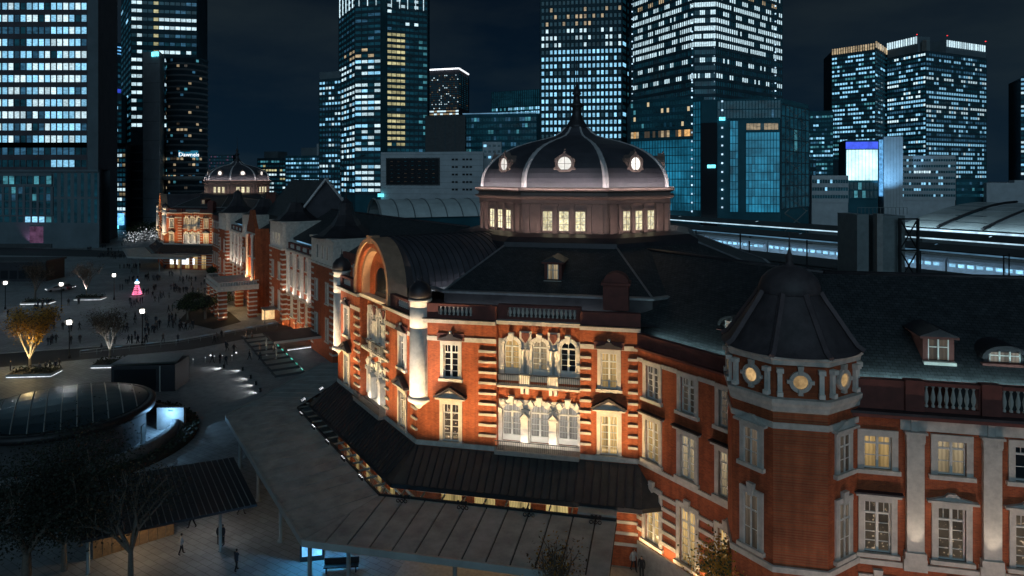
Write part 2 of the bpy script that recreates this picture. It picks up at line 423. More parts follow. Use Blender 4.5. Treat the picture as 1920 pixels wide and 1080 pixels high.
def wall(x0, x1, z0, z1, holes, rev=.35, mb=None, m=0, mr=0, y=0.0):
    """wall in the plane y = 0 with real rectangular openings and reveals going in (+y)"""
    b = mb or MB()
    xs = sorted({x0, x1, *[min(max(h[k], x0), x1) for h in holes for k in (0, 1)]})
    zs = sorted({z0, z1, *[min(max(h[k], z0), z1) for h in holes for k in (2, 3)]})
    for i in range(len(xs) - 1):
        for j in range(len(zs) - 1):
            cx, cz = (xs[i] + xs[i + 1]) / 2, (zs[j] + zs[j + 1]) / 2
            if any(h[0] < cx < h[1] and h[2] < cz < h[3] for h in holes): continue
            b.poly([(xs[i], y, zs[j]), (xs[i + 1], y, zs[j]), (xs[i + 1], y, zs[j + 1]), (xs[i], y, zs[j + 1])], m)
    for a, c, e, g in holes:
        b.poly([(a, y, e), (a, y + rev, e), (a, y + rev, g), (a, y, g)], mr)
        b.poly([(c, y, e), (c, y, g), (c, y + rev, g), (c, y + rev, e)], mr)
        b.poly([(a, y, g), (a, y + rev, g), (c, y + rev, g), (c, y, g)], mr)
        b.poly([(a, y, e), (c, y, e), (c, y + rev, e), (a, y + rev, e)], mr)
    return b
_cache = {}
def cached(key, fn):
    if key not in _cache: _cache[key] = fn()
    return _cache[key]
# ---------------------------------------------------------------- the ground
TH = rad(32.4)                                    # the station's north axis, turned from the view axis
C1 = Vector((7.4, 78.0, 0)); SPAN = 198.0         # near dome, distance to the far dome
def W2S(p):                                       # world -> station plan coordinates
    d = Vector(p) - C1; c, s = math.cos(TH), math.sin(TH)
    return Vector((d.x * c + d.y * s, -d.x * s + d.y * c, d.z))
def S2W(x, y, z=0):
    c, s = math.cos(TH), math.sin(TH)
    return Vector((C1.x + x * c - y * s, C1.y + x * s + y * c, z))
g = MB(); g.box(-3000, 3000, -200, 5000, -.5, 0)
g.build('ground', 'paving', kind='structure')

# ================================================================= THE STATION
ST = thing('station_building', 'red brick railway station with white stone trim, slate roofs and two lit domes', 'station', C1, TH)
A8 = math.cos(PI / 8)

def strip(F, t0, t1, d, z, aim, power, col, wid=.12, parent=None, spread=180):
    """a linear wall washer: area light along the facade"""
    l = bpy.data.lights.new('wall_washer', 'AREA'); l.shape = 'RECTANGLE'; l.size = abs(t1 - t0); l.size_y = wid
    l.energy = power; l.color = col; l.spread = rad(spread)
    o = bpy.data.objects.new('wall_washer', l); COL.objects.link(o); o.parent = parent or ST
    X = Vector((F.t.x, F.t.y, 0)); D = (Vector((F.n.x, F.n.y, 0)) * aim[0] + Vector((0, 0, aim[1]))).normalized()
    Z = -D; Y = Z.cross(X)
    M = Matrix((X, Y, Z)).transposed().to_4x4(); M.translation = F.p((t0 + t1) / 2, d, z)
    o.matrix_local = M
    return o
def spot(pos, target, power, col, ang=60, blend=.6, r=.08, parent=None):
    l = bpy.data.lights.new('spot_lamp', 'SPOT'); l.energy = power; l.color = col; l.spot_size = rad(ang); l.spot_blend = blend; l.shadow_soft_size = r
    o = bpy.data.objects.new('spot_lamp', l); COL.objects.link(o)
    if parent: o.parent = parent
    d = Vector(target) - Vector(pos)
    M = d.to_track_quat('-Z', 'Y').to_matrix().to_4x4(); M.translation = Vector(pos); o.matrix_local = M
    return o
def point(pos, power, col, r=.15, parent=None):
    l = bpy.data.lights.new('lamp_light', 'POINT'); l.energy = power; l.color = col; l.shadow_soft_size = r
    o = bpy.data.objects.new('lamp_light', l); COL.objects.link(o); o.location = pos
    if parent: o.parent = parent
    return o

def slope(pts, name='slate_roof', mt='slate'):
    """roof slope as a mesh whose own x runs along the eave and y up the slope, so slates lie level"""
    P = [Vector(p) for p in pts]; X = (P[1] - P[0]).normalized(); N = X.cross(P[-1] - P[0]).normalized(); Y = N.cross(X)
    b = MB(); loc = [((p - P[0]).dot(X), (p - P[0]).dot(Y), (p - P[0]).dot(N)) for p in P]
    b.poly(loc); b.poly([(x, y, z - .25) for x, y, z in loc])
    o = b.build(name, mt, ST)
    M = Matrix((X, Y, N)).transposed().to_4x4(); M.translation = P[0]; o.matrix_local = M
    return o
# ---- windows: window (stone surround) > sash, pane
def m_surround(w, h, sw, cap):
    b = MB(); o = w / 2 + sw
    b.box(-o, -w / 2, -.10, .14, 0, h); b.box(w / 2, o, -.10, .14, 0, h)
    b.box(-o, o, -.12, .14, h, h + sw * 1.1)
    b.box(-o - .12, o + .12, -.24, .14, -.24, 0)
    top = h + sw * 1.1
    if cap == 'flat':
        b.box(-o - .18, o + .18, -.34, .1, top, top + .16); b.box(-o - .28, o + .28, -.42, .1, top + .16, top + .26, 1)
    elif cap == 'ped':
        b.box(-o - .05, o + .05, -.16, .1, top, top + .12)
        b.box(-o - .3, o + .3, -.42, .1, top + .12, top + .24)
        b.extrude_y([(-o - .2, top + .24), (o + .2, top + .24), (0, top + .85)], -.2, .1)
        for s in (-1, 1):
            b.extrude_y([(s * (o + .42), top + .24), (s * (o + .42), top + .40), (0, top + 1.16), (0, top + .92)], -.5, .1, 1)
    elif cap == 'bracket':
        b.box(-o - .25, o + .25, -.14, .1, top + .02, top + .62, 2)
        b.extrude_y([(-o - .1, top + .1), (o + .1, top + .1), (o + .1, top + .22), (.3, top + .42), (.16, top + .62), (-.16, top + .62), (-.3, top + .42), (-o - .1, top + .22)], -.32, .1, 1)
        b.lathe([(.0, top + .60), (.13, top + .66), (.13, top + .80), (0, top + .86)], 8, 0, -.2, m=0)
    elif cap == 'low':
        b.box(-o - .28, o + .28, -.36, .1, top, top + .13)
        b.extrude_y([(-o - .1, top + .13), (o + .1, top + .13), (.42, top + .32), (.2, top + .52), (-.2, top + .52), (-.42, top + .32)], -.22, .1)
    elif cap == 'key':
        b.extrude_y([(-.16, h - .05), (.16, h - .05), (.26, top + .35), (-.26, top + .35)], -.22, .1)
    return b.mesh('window', ['stone', 'copper_dark', 'dark_brick'])
def m_sash(w, h, rows=4):
    b = MB(); y0, y1 = .10, .20; f = .09
    b.box(-w / 2, -w / 2 + f, y0, y1, 0, h); b.box(w / 2 - f, w / 2, y0, y1, 0, h)
    b.box(-w / 2 + f, w / 2 - f, y0, y1, 0, f); b.box(-w / 2 + f, w / 2 - f, y0, y1, h - f, h)
    b.box(-.075, .075, y0 - .02, y1, f, h - f)
    zt = h * .74
    b.box(-w / 2 + f, -.075, y0 - .01, y1, zt, zt + .10); b.box(.075, w / 2 - f, y0 - .01, y1, zt, zt + .10)
    for k in range(1, rows):
        z = f + (zt - f) * k / rows
        b.box(-w / 2 + f, -.075, y0 + .03, y1 - .02, z - .02, z + .02); b.box(.075, w / 2 - f, y0 + .03, y1 - .02, z - .02, z + .02)
    for s in (-1, 1):
        x = s * (w / 4 + .02); b.box(x - .018, x + .018, y0 + .03, y1 - .02, zt + .1, h - f)
    return b.mesh('sash', 'sash_white')
def m_pane(w, h, m):
    return MB().box(-w / 2, w / 2, .205, .235, 0, h).mesh('pane', m)
def window(F, t, z, w, h, cap, pm, sw=.28, rows=4, d=0, sub=True, parent=None, name='window'):
    k = (w, h, sw, cap)
    o = F.put(name, cached(('sur', k), lambda: m_surround(w, h, sw, cap)), t, z, parent or ST, d)
    if sub:
        obj('sash', cached(('sash', w, h, rows), lambda: m_sash(w, h, rows)), o)
        obj('pane', cached(('pane', w, h, pm), lambda: m_pane(w, h, pm)), o)
    return o
def hole(t, z, w, h): return (t - w / 2, t + w / 2, z, z + h)

# ---- arched openings
def arc(r, n=10, a0=0.0, a1=PI, cz=0.0): return [(r * math.cos(a0 + (a1 - a0) * k / n), cz + r * math.sin(a0 + (a1 - a0) * k / n)) for k in range(n + 1)]
def m_arch(w, hs, sw, blocky):
    """arched stone surround: opening w wide, springing at hs; radial voussoirs standing proud"""
    b = MB(); r = w / 2
    b.box(-r - sw, -r, -.12, .3, 0, hs); b.box(r, r + sw, -.12, .3, 0, hs)
    n = 9
    for k in range(n):
        a0, a1 = PI * k / n, PI * (k + 1) / n
        big = (k % 2 == 0) if blocky else (k == n // 2)
        ro = r + sw * (1.55 if big and blocky else (1.9 if k == n // 2 else 1.0)); pr = -.26 if big else -.14
        g0 = .012
        pts = [(r * math.cos(a0 + g0), hs + r * math.sin(a0 + g0)), (ro * math.cos(a0 + g0), hs + ro * math.sin(a0 + g0)), (ro * math.cos(a1 - g0), hs + ro * math.sin(a1 - g0)), (r * math.cos(a1 - g0), hs + r * math.sin(a1 - g0))]
        b.extrude_y(pts, pr, .3)
    kz = hs + r; b.extrude_y([(-.14, kz - .1), (.14, kz - .1), (.24, kz + sw * 1.75), (-.24, kz + sw * 1.75)], -.36, .1)
    # spandrel plate behind the voussoirs, closing the square opening above the arch
    top = hs + r + .02
    for s in (-1, 1):
        q = [(s * x, z) for x, z in arc(r, 8, 0, PI / 2, hs)]
        b.extrude_y(q + [(0, top), (s * (r + .02), top), (s * (r + .02), hs)], -.02, .3)
    return b.mesh('arched_window', 'stone_white')
def m_arch_sash(w, hs):
    b = MB(); r = w / 2; f = .08
    b.box(-r, -r + f, .14, .24, 0, hs); b.box(r - f, r, .14, .24, 0, hs); b.box(-r + f, r - f, .14, .24, hs - .06, hs + .06)
    b.box(-r + f, r - f, .14, .24, 0, .5); b.box(-.08, .08, .13, .24, .5, hs - .06)
    for k in range(1, 4):
        z = .5 + (hs - .5) * k / 4
        b.box(-r + f, -.08, .17, .22, z - .02, z + .02); b.box(.08, r - f, .17, .22, z - .02, z + .02)
    pa, pb = arc(r, 10, cz=hs), arc(r - f, 10, cz=hs)
    for k in range(10): b.extrude_y([pa[k], pa[k + 1], pb[k + 1], pb[k]], .14, .24)
    b.box(-.03, .03, .17, .22, hs + .06, hs + r - f)
    return b.mesh('sash', 'sash_white')
def m_arch_pane(w, hs, m):
    b = MB(); b.extrude_y([(-w / 2, 0), (w / 2, 0)] + arc(w / 2, 10, cz=hs), .245, .275); return b.mesh('pane', m)
def arch_window(F, t, z, w, hs, pm, sw=.3, blocky=False, d=0):
    o = F.put('arched_window', cached(('arch', w, hs, sw, blocky), lambda: m_arch(w, hs, sw, blocky)), t, z, ST, d)
    obj('sash', cached(('asash', w, hs), lambda: m_arch_sash(w, hs)), o)
    obj('pane', cached(('apane', w, hs, pm), lambda: m_arch_pane(w, hs, pm)), o)
    return o

def quoins(F, t0, t1, z0, dz, n, d=0, y0=-.14, mt='stone', h=.19, join=False):
    if join:                                      # far side of the range: too many and too small to pick apart
        b = MB()
        for k in range(n): b.box(-(t1 - t0) / 2, (t1 - t0) / 2, y0, .05, k * dz, k * dz + h)
        return [F.put('quoin_stack', b.mesh('quoin_stack', mt), (t0 + t1) / 2, z0, ST, d, kind='stuff')]
    me = cached(('quoin', round(t1 - t0, 2), mt, h), lambda: MB().box(-(t1 - t0) / 2, (t1 - t0) / 2, y0, .05, 0, h).mesh('quoin', mt))
    return [F.put('quoin', me, (t0 + t1) / 2, z0 + k * dz, ST, d) for k in range(n)]
def m_baluster():
    return MB().lathe([(.10, 0), (.10, .05), (.05, .09), (.12, .22), (.13, .32), (.06, .52), (.05, .58), (.10, .62), (.10, .68)], 8).mesh('baluster', 'stone')
def parapet(F, t0, t1, z, h, bals, d=0, mt='dark_brick', y0=-.05, y1=.45):
    """solid parapet with balustrade panels: bals = list of (from, to)"""
    b = MB(); x = t0
    for a, c in sorted(bals):
        b.box(x, a, y0, y1, z, z + h); x = c
        b.box(a, c, y0, y1, z, z + .22); b.box(a, c, y0 - .03, y1 + .03, z + h - .2, z + h)
    b.box(x, t1, y0, y1, z, z + h)
    o = b.build('parapet', mt, ST, F.p(0, d), F.rz)
    me = cached('baluster', m_baluster)
    for a, c in bals:
        n = max(3, int((c - a) / .34))
        for k in range(n):
            q = obj('baluster', me, o, (a + (k + .5) * (c - a) / n, .2, z + .22)); q.scale = (1, 1, (h - .42) / .68)
    return o

parts_near = []          # what is copied for the far pavilion
def rec(o):
    parts_near.append(o); return o

AP, HS = 24.5, 24.5 * math.tan(PI / 8)
faceW = Frame(-AP, 0, PI); faceSW = Frame(-AP * math.cos(PI / 4), -AP * math.sin(PI / 4), PI * 1.25); faceNW = Frame(-AP * math.cos(PI / 4), AP * math.sin(PI / 4), PI * .75)
WARM, WHITE, PINK = (1.0, .67, .31), (1.0, .88, .72), (1.0, .80, .80)

def pavilion_face(F, wl, wr, lo, hi, panes, full=True):
    """one side of the domed pavilion, seen from outside: pier, three-bay centre, pier"""
    n0 = len(LOG)
    z0, z1 = 8.0, 18.3
    holes = [hole(wl, 8.45, 1.35, 3.05), hole(wr, 8.45, 1.35, 3.05), hole(wl, 13.6, 1.25, 2.75), hole(wr, 13.6, 1.25, 2.75)]
    b = wall(lo, -3.4, z0, z1, [h for h in holes if h[0] < 0]); wall(3.35, hi, z0, z1, [h for h in holes if h[0] > 0], mb=b)
    b.poly([(-3.4, 0, z0), (-3.4, .8, z0), (-3.4, .8, z1), (-3.4, 0, z1)]); b.poly([(3.35, 0, z0), (3.35, 0, z1), (3.35, .8, z1), (3.35, .8, z0)])
    F_bay = Frame(*(F.o - F.n * .8), math.atan2(F.n.y, F.n.x))
    ah = []
    for k in (-1, 0, 1):
        ah.append((k * 2.3 - .78, k * 2.3 + .78, 8.6, 8.6 + 2.35 + .78)); ah.append((k * 2.3 - .62, k * 2.3 + .62, 14.0, 14.0 + 2.25 + .62))
    wall(-3.4, 3.35, z0, z1, ah, y=.8, mb=b)
    b.build('brick_wall', 'brick', ST, F.p(0), F.rz)
    pl = wall(-3.4, 3.35, 8.2, 12.0, [q for q in ah if q[2] < 10], rev=.05, y=.77); pl.build('stone_facing', 'stone_white', ST, F.p(0), F.rz)
    pl = wall(-3.4, 3.35, 13.95, 16.9, [q for q in ah if q[2] > 10], rev=.05, y=.775); pl.build('stone_facing', 'stone', ST, F.p(0), F.rz)
    # ground floor, mostly under the canopies
    b = wall(lo, hi, 0, z0, [(x - .9, x + .9, .3, 4.6) for x in (-7.2, -4.4, -1.5, 1.5, 4.6)])
    b.build('brick_wall', 'brick', ST, F.p(0), F.rz)
    for x in (-7.2, -4.4, -1.5, 1.5, 4.6):
        F.put('pane', cached(('gpane', panes[4]), lambda: MB().box(-.9, .9, .3, .33, 0, 4.3).mesh('pane', panes[4])), x, .3, ST)
    if full:
        for s in range(7): F.put('stone_band', cached(('gband', lo, hi), lambda: MB().box(lo, hi, -.08, .02, 0, .22).mesh('stone_band', 'stone')), 0, 1.6 + s * .85, ST)
    # courses
    for a, c in ((lo, -3.4), (3.35, hi)):
        MB().box(a, c, -.10, .05, 8.0, 8.38).build('string_course', 'stone', ST, F.p(0), F.rz)
        MB().box(a, c, -.07, .05, 16.62, 16.98).build('string_course', 'stone', ST, F.p(0), F.rz)
    b = MB(); b.box(lo, -3.4, -.30, .05, 18.12, 18.42); b.box(-3.42, 3.37, -.02, .85, 18.2, 18.5); b.box(3.35, hi, -.30, .05, 18.12, 18.42)
    b.box(lo, -3.4, -.38, .05, 18.42, 18.50, 1); b.box(3.35, hi, -.38, .05, 18.42, 18.50, 1)
    b.build('cornice', ['stone', 'copper_dark'], ST, F.p(0), F.rz)
    window(F, wl, 8.45, 1.35, 3.05, 'ped', panes[0]); window(F, wr, 8.45, 1.35, 3.05, 'ped', panes[1])
    window(F, wl, 13.6, 1.25, 2.75, 'bracket', panes[2]); window(F, wr, 13.6, 1.25, 2.75, 'bracket', panes[3])
    quoins(F, -4.85, -3.38, 9.1, .845, 9); quoins(F, 3.33, 4.2, 9.1, .845, 9); quoins(F, hi - .95, hi + .04, 9.1, .845, 9)
    # three-bay centre
    for k in (-1, 0, 1):
        arch_window(F_bay, k * 2.3, 8.6, 1.56, 2.35, panes[5], .34, True)
        arch_window(F_bay, k * 2.3, 14.0, 1.24, 2.25, panes[6 + k + 1], .30, False)
    b = MB()
    b.box(-3.4, 3.35, -.16, .04, 13.55, 13.95); b.build('stone_panel', 'stone_white', ST, F_bay.p(0), F.rz)
    for s in (-1.15, 1.15):
        q = MB().box(-.30, .30, -.62, -.02, 0, 1.9).box(-.36, .36, -.68, 0, 1.9, 2.02); q.extrude_y([(-.40, 2.02), (.40, 2.02), (0, 2.45)], -.66, 0)
        F_bay.put('pillar', cached('baypillar', lambda: q.mesh('pillar', 'stone_white')), s, 8.7, ST)
        for e in (-.20, .20):
            F_bay.put('column', cached('baycol', lambda: MB().lathe([(.15, 0), (.15, .12), (.11, .18), (.10, 1.95), (.16, 2.05), (.17, 2.2)], 10, 0, -.2).mesh('column', 'stone_white')), s + e, 14.0, ST)
        F_bay.put('shield', cached('shield', lambda: MB().extrude_y([(-.3, .7), (.3, .7), (.3, .3), (0, -.12), (-.3, .3)], -.2, -.02).mesh('shield', 'dark_brick')), s, 16.75, ST)
        F_bay.put('stone_panel', cached('spanel', lambda: MB().box(-.5, .5, -.1, .02, 0, 1.0).mesh('stone_panel', 'stone')), s, 16.55, ST, -.01)
        F_bay.put('pedestal', cached('pedestal', lambda: MB().box(-.42, .42, -.62, -.3, 0, .95).mesh('pedestal', 'stone_white')), s, 13.3, ST)
        for e in (-.2, .2): F_bay.put('bracket', cached('bracket', lambda: MB().box(-.13, .13, -.5, -.02, 0, .62).mesh('bracket', 'stone_white')), s + e, 12.62, ST)
    bal = MB().box(-3.4, 3.35, -.7, .0, 13.12, 13.3).build('balcony', 'stone', ST, F_bay.p(0), F.rz)
    rl = MB(); rl.box(-3.38, 3.33, -.66, -.62, 14.16, 14.22); rl.box(-3.38, 3.33, -.66, -.62, 13.4, 13.44)
    for k in range(44): rl.box(-3.36 + k * .154 - .012, -3.36 + k * .154 + .012, -.65, -.63, 13.44, 14.16)
    rl.build('railing', 'iron', bal)
    bal = MB().box(-3.4, 3.35, -1.5, .0, 8.0, 8.22).box(-3.4, 3.35, -1.5, -1.35, 8.22, 8.4).build('balcony', 'granite', ST, F_bay.p(0), F.rz)
    rl = MB(); rl.box(-3.38, 3.33, -1.45, -1.4, 9.05, 9.11)
    for k in range(44): rl.box(-3.36 + k * .154 - .012, -3.36 + k * .154 + .012, -1.44, -1.42, 8.4, 9.05)
    rl.build('railing', 'iron', bal)
    for o in [q for q in LOG[n0:] if q.parent == ST]: rec(o)

pavilion_face(faceSW, -7.2, 5.6, -HS, 8.0, ('s_scene', 's_warm', 'pane_dark', 's_warm', 's_warm', 's_white', 's_warm', 's_pale', 'pane_dark'))
pavilion_face(faceW, -7.2, 7.2, -HS, HS, ('s_pale', 's_pale', 's_dim', 's_dim', 's_warm', 's_white', 's_pale', 's_dim', 's_pale'))
b = wall(-8, HS, 0, 18.3, []); rec(b.build('brick_wall', 'brick', ST, faceNW.p(0), faceNW.rz))
n0 = len(LOG)
parapet(faceSW, -HS, -3.4, 18.5, 1.15, [(-8.3, -5.4)]); parapet(faceSW, -3.4, 3.35, 18.5, 1.2, [(-2.6, 3.0)], -.55); parapet(faceSW, 3.35, 8.0, 18.5, 1.0, [])
parapet(faceW, -HS, -4.6, 18.5, 1.1, [(-8.6, -6.0)]); parapet(faceW, 4.6, HS, 18.5, 1.1, [(6.0, 8.6)])
# corner turrets, white cylinders on corbelled columns
def m_cyl():
    b = MB()
    b.lathe([(.86, 11.9), (.88, 12.4), (.86, 17.55), (.83, 17.56), (.83, 17.62), (.86, 17.63), (.86, 19.25), (.83, 19.26), (.83, 19.32), (.86, 19.33), (.86, 19.75), (.98, 19.8), (.98, 19.95)], 28)
    return b.mesh('turret_shaft', 'stone_white')
for (x, y) in ((-AP, HS), (-AP, -HS)):
    tu = obj('corner_turret', cached('tshaft', m_cyl), ST, (x * .985, y * .985, 0))
    obj('corbel', cached('corbel', lambda: MB().lathe([(.16, 10.75), (.34, 10.85), (.52, 11.2), (.86, 11.45), (1.02, 11.55), (1.05, 11.72), (1.0, 11.8), (.93, 11.9)], 28).mesh('corbel', 'stone_white')), tu)
    obj('column', cached('tcol', lambda: MB().lathe([(.34, 8.05), (.34, 8.3), (.25, 8.4), (.23, 10.5), (.30, 10.6), (.32, 10.75)], 18).mesh('column', 'stone_white')), tu)
    obj('cap', cached('tcap', lambda: MB().lathe([(.9, 19.95), (1.0, 20.3), (.92, 20.75), (.62, 21.15), (.25, 21.35), (.12, 21.5), (.16, 21.6), (.05, 21.75), (.02, 22.3)], 20).mesh('cap', 'copper_dark')), tu)
# arch gable over the west front
gz = 19.7
b = MB()
for ro, ri, y0, y1, m in ((4.55, 4.15, -.25, 1.6, 1), (4.15, 3.6, -.05, 1.6, 0), (3.6, 3.25, .25, 1.6, 1)):
    P, Q = arc(ro, 22, cz=gz), arc(ri, 22, cz=gz)
    for k in range(22): b.extrude_y([P[k], P[k + 1], Q[k + 1], Q[k]], y0, y1, m)
    for s in (-1, 1): b.extrude_y([(s * ro, 18.3), (s * ri, 18.3), (s * ri, gz), (s * ro, gz)], y0, y1, m)
b.extrude_y([(-3.3, 18.3), (3.3, 18.3)] + arc(3.3, 22, cz=gz), 1.0, 1.6, 0)
ga = b.build('arch_gable', ['brick', 'gable_stone'], ST, faceW.p(0), faceW.rz)
b = MB(); b.extrude_y([(-1.6, 18.5), (1.6, 18.5)] + arc(1.6, 12, cz=gz), .92, .99); b.build('lunette', 'pane_dark', ga)
b = MB(); b.extrude_y([(-.3, 4.0), (.3, 4.0), (.42, 4.75), (-.42, 4.75)], -.4, .6); b.build('keystone', 'gable_stone', ga, (0, 0, gz))
# barrel vault behind the gable, with standing seams
vw, vh, vz = 6.2, 4.25, 20.0
V = [(vw * math.cos(PI * k / 24), vz + vh * math.sin(PI * k / 24)) for k in range(25)]
b = MB()
for k in range(24):
    p, q = V[k], V[k + 1]
    b.poly([(p[0], 1.55, p[1]), (q[0], 1.55, q[1]), (q[0], 14.5, q[1]), (p[0], 14.5, p[1])], 0, True)
b.poly([(x, 1.55, z) for x, z in V])
vault = b.build('vault_roof', 'dome_slate', ST, faceW.p(0), faceW.rz)
def m_seam():
    b = MB(); V2 = [((vw + .08) * math.cos(PI * k / 24), vz + (vh + .08) * math.sin(PI * k / 24)) for k in range(25)]
    for k in range(24): b.extrude_y([V[k], V[k + 1], V2[k + 1], V2[k]], -.025, .025)
    return b.mesh('standing_seam', 'copper_dark')
for k in range(20): obj('standing_seam', cached('vseam', m_seam), vault, (0, 1.8 + k * .62, 0))
for s in (-1, 1):
    MB().box(s * 6.0 - .25, s * 6.0 + .25, 2.2, 11, 19.75, 20.05).build('gutter', 'gutter', vault)
# octagonal roof round the drum
def ring(prof, ph=PI / 8): return MB().lathe([(r / A8, z) for r, z in prof], 8, ph=ph, sm=False, cap=False)
ring([(24.2, 18.45), (21.4, 18.45)]).build('roof_deck', 'copper_dark', ST)
for k in range(8):
    if k == 4: continue                           # the vault lies on the west side
    a0, a1 = PI / 4 * k - PI / 8, PI / 4 * k + PI / 8
    q = lambda r, a, z: (r / A8 * math.cos(a), r / A8 * math.sin(a), z)
    slope([q(21.35, a0, 20.15), q(21.35, a1, 20.15), q(12.95, a1, 23.35), q(12.95, a0, 23.35)])
    b = MB(); b.poly([q(21.33, a0, 18.4), q(21.33, a1, 18.4), q(21.33, a1, 20.15), q(21.33, a0, 20.15)])
    if k == 3: b.poly([q(21.3, a1, 18.4), q(21.3, a1, 20.1), q(12.95, a1, 23.3), q(12.95, a1, 18.4)])
    if k == 5: b.poly([q(21.3, a0, 18.4), q(21.3, a0, 20.1), q(12.95, a0, 23.3), q(12.95, a0, 18.4)])
    b.build('roof_kerb', 'copper_dark', ST)
    b = MB(); b.beam(q(21.35, a0, 20.2), q(12.95, a0, 23.4), .16); b.build('hip_flashing', 'gutter', ST)
b = MB(); b.poly([(-24.0, -9.5, 18.44), (-10, -4, 18.44), (-10, 4, 18.44), (-24.0, 9.5, 18.44)]); b.build('roof_deck', 'copper_dark', ST)
ring([(21.25, 20.0), (21.6, 20.02), (21.62, 20.2), (21.2, 20.26)]).build('gutter', 'gutter', ST)
ring([(13.0, 22.6), (13.25, 23.1), (13.1, 23.7), (12.3, 24.15), (11.0, 24.35), (10.0, 24.4)]).build('plinth_ring', 'copper_dark', ST)
# drum
drum = ring([(10.15, 24.3), (10.15, 27.3), (10.35, 27.35), (10.35, 27.75), (10.75, 27.95), (10.8, 28.1), (10.45, 28.15), (10.4, 28.45), (10.75, 28.6), (10.8, 28.85), (10.2, 28.95), (9.6, 29.0)]).build('drum', 'drum_metal', ST)
for k in range(8):
    F = Frame(10.15 * math.cos(PI / 4 * k), 10.15 * math.sin(PI / 4 * k), PI / 4 * k)
    for x in (-1.65, 0, 1.65):
        o = F.put('drum_window', cached('dwin', lambda: MB().box(-.47, .47, -.06, .02, 0, 1.9).mesh('pane', 's_drum')), x, 24.65, drum)
    def fr():
        b = MB()
        for x in (-1.65, 0, 1.65):
            b.box(x - .62, x - .47, -.14, 0, -.08, 2.0); b.box(x + .47, x + .62, -.14, 0, -.08, 2.0); b.box(x - .62, x + .62, -.16, 0, 2.0, 2.14)
            b.box(x - .02, x + .02, -.10, 0, 0, 1.9); b.box(x - .47, x + .47, -.10, 0, 1.25, 1.29); b.box(x - .47, x + .47, -.10, 0, .6, .64)
        return b.mesh('window_frame', 'drum_metal')
    F.put('window_frame', cached('dframe', fr), 0, 24.65, drum)
    for x in (-3.7, -2.55, -.83, .83, 2.55, 3.7):
        F.put('pilaster', cached('dpil', lambda: MB().box(-.2, .2, -.22, 0, 0, 2.55).box(-.28, .28, -.28, 0, 2.55, 2.75).box(-.26, .26, -.26, 0, -.2, 0).mesh('pilaster', 'drum_metal')), x, 24.55, drum)
# dome
PROF = [(10.9, 28.9), (10.9, 29.4), (10.85, 29.9), (10.7, 30.4), (10.45, 30.9), (10.05, 31.4), (9.5, 31.95), (8.8, 32.5), (7.9, 33.0), (6.7, 33.5), (5.2, 33.95), (3.7, 34.3), (2.6, 34.62), (1.9, 35.05), (1.4, 35.6)]
dome = MB().lathe(PROF, 8, ph=PI / 8, sm=False).build('dome', 'dome_slate', ST)
def m_rib():
    b = MB()
    for k in range(len(PROF) - 1):
        (r0, z0), (r1, z1) = PROF[k], PROF[k + 1]
        a0, a1 = .40 * (.30 + .70 * r0 / 10.9), .40 * (.30 + .70 * r1 / 10.9); e = .10
        b.poly([(r0 + e, -a0 * .35, z0), (r0 + e, a0 * .35, z0), (r1 + e, a1 * .35, z1 + .05), (r1 + e, -a1 * .35, z1 + .05)], 0)
        for s in (-1, 1):
            b.poly([(r0 + e, s * a0 * .35, z0), (r0 - .32, s * a0 * 1.15, z0), (r1 - .32, s * a1 * 1.15, z1), (r1 + e, s * a1 * .35, z1 + .05)])
    return b.mesh('rib', 'lead_rib')
for k in range(8): obj('rib', cached('rib', m_rib), dome, (0, 0, 0), PI / 8 + k * PI / 4)
def m_oculus():
    b = MB(); n = 24
    P, Q = [(.98 * math.cos(2 * PI * k / n), .98 * math.sin(2 * PI * k / n)) for k in range(n)], [(.68 * math.cos(2 * PI * k / n), .68 * math.sin(2 * PI * k / n)) for k in range(n)]
    for k in range(n):
        j = (k + 1) % n; b.extrude_y([P[k], P[j], Q[j], Q[k]], -.12, 1.6)
    for s in (-1, 1):
        b.extrude_y([(s * .70, -.75), (s * 1.06, -.95), (s * 1.12, -.45), (s * .95, -.3)], -.02, 1.4); b.extrude_y([(s * .85, .2), (s * 1.1, .2), (s * 1.02, .55), (s * .75, .6)], -.02, 1.4)
    b.box(-.78, .78, .05, 1.4, -1.1, -.8); b.extrude_y([(-.35, .88), (.35, .88), (.14, 1.1), (.07, 1.3), (-.07, 1.3), (-.14, 1.1)], -.08, .7)
    b.lathe([(0, 1.28), (.10, 1.34), (.10, 1.46), (.03, 1.52), (0, 1.6)], 8, 0, .1)
    return b.mesh('round_dormer', 'drum_metal')
for k in range(8):
    F = Frame(9.72 * math.cos(PI / 4 * k), 9.72 * math.sin(PI / 4 * k), PI / 4 * k)
    o = F.put('round_dormer', cached('ocu', m_oculus), 0, 31.35, dome)
    F.put('pane', cached('ocup', lambda: MB().extrude_y([(.68 * math.cos(2 * PI * q / 24), .68 * math.sin(2 * PI * q / 24)) for q in range(24)], .0, .05).mesh('pane', 'roundel')), 0, 31.35, dome)
    F.put('glazing_bar', cached('ocub', lambda: MB().box(-.02, .02, -.05, 0, -.68, .68).box(-.68, .68, -.05, -.001, -.02, .02).mesh('glazing_bar', 'drum_metal')), 0, 31.35, dome)
MB().lathe([(1.4, 35.5), (1.1, 36.0), (.75, 36.6), (.55, 37.2), (.5, 37.9), (.85, 38.1), (.85, 38.3), (.45, 38.5), (.35, 39.3), (.55, 39.5), (.4, 39.8), (.15, 40.2), (.08, 41.0), (.03, 44.5)], 12).build('spire', 'copper_dark', dome)
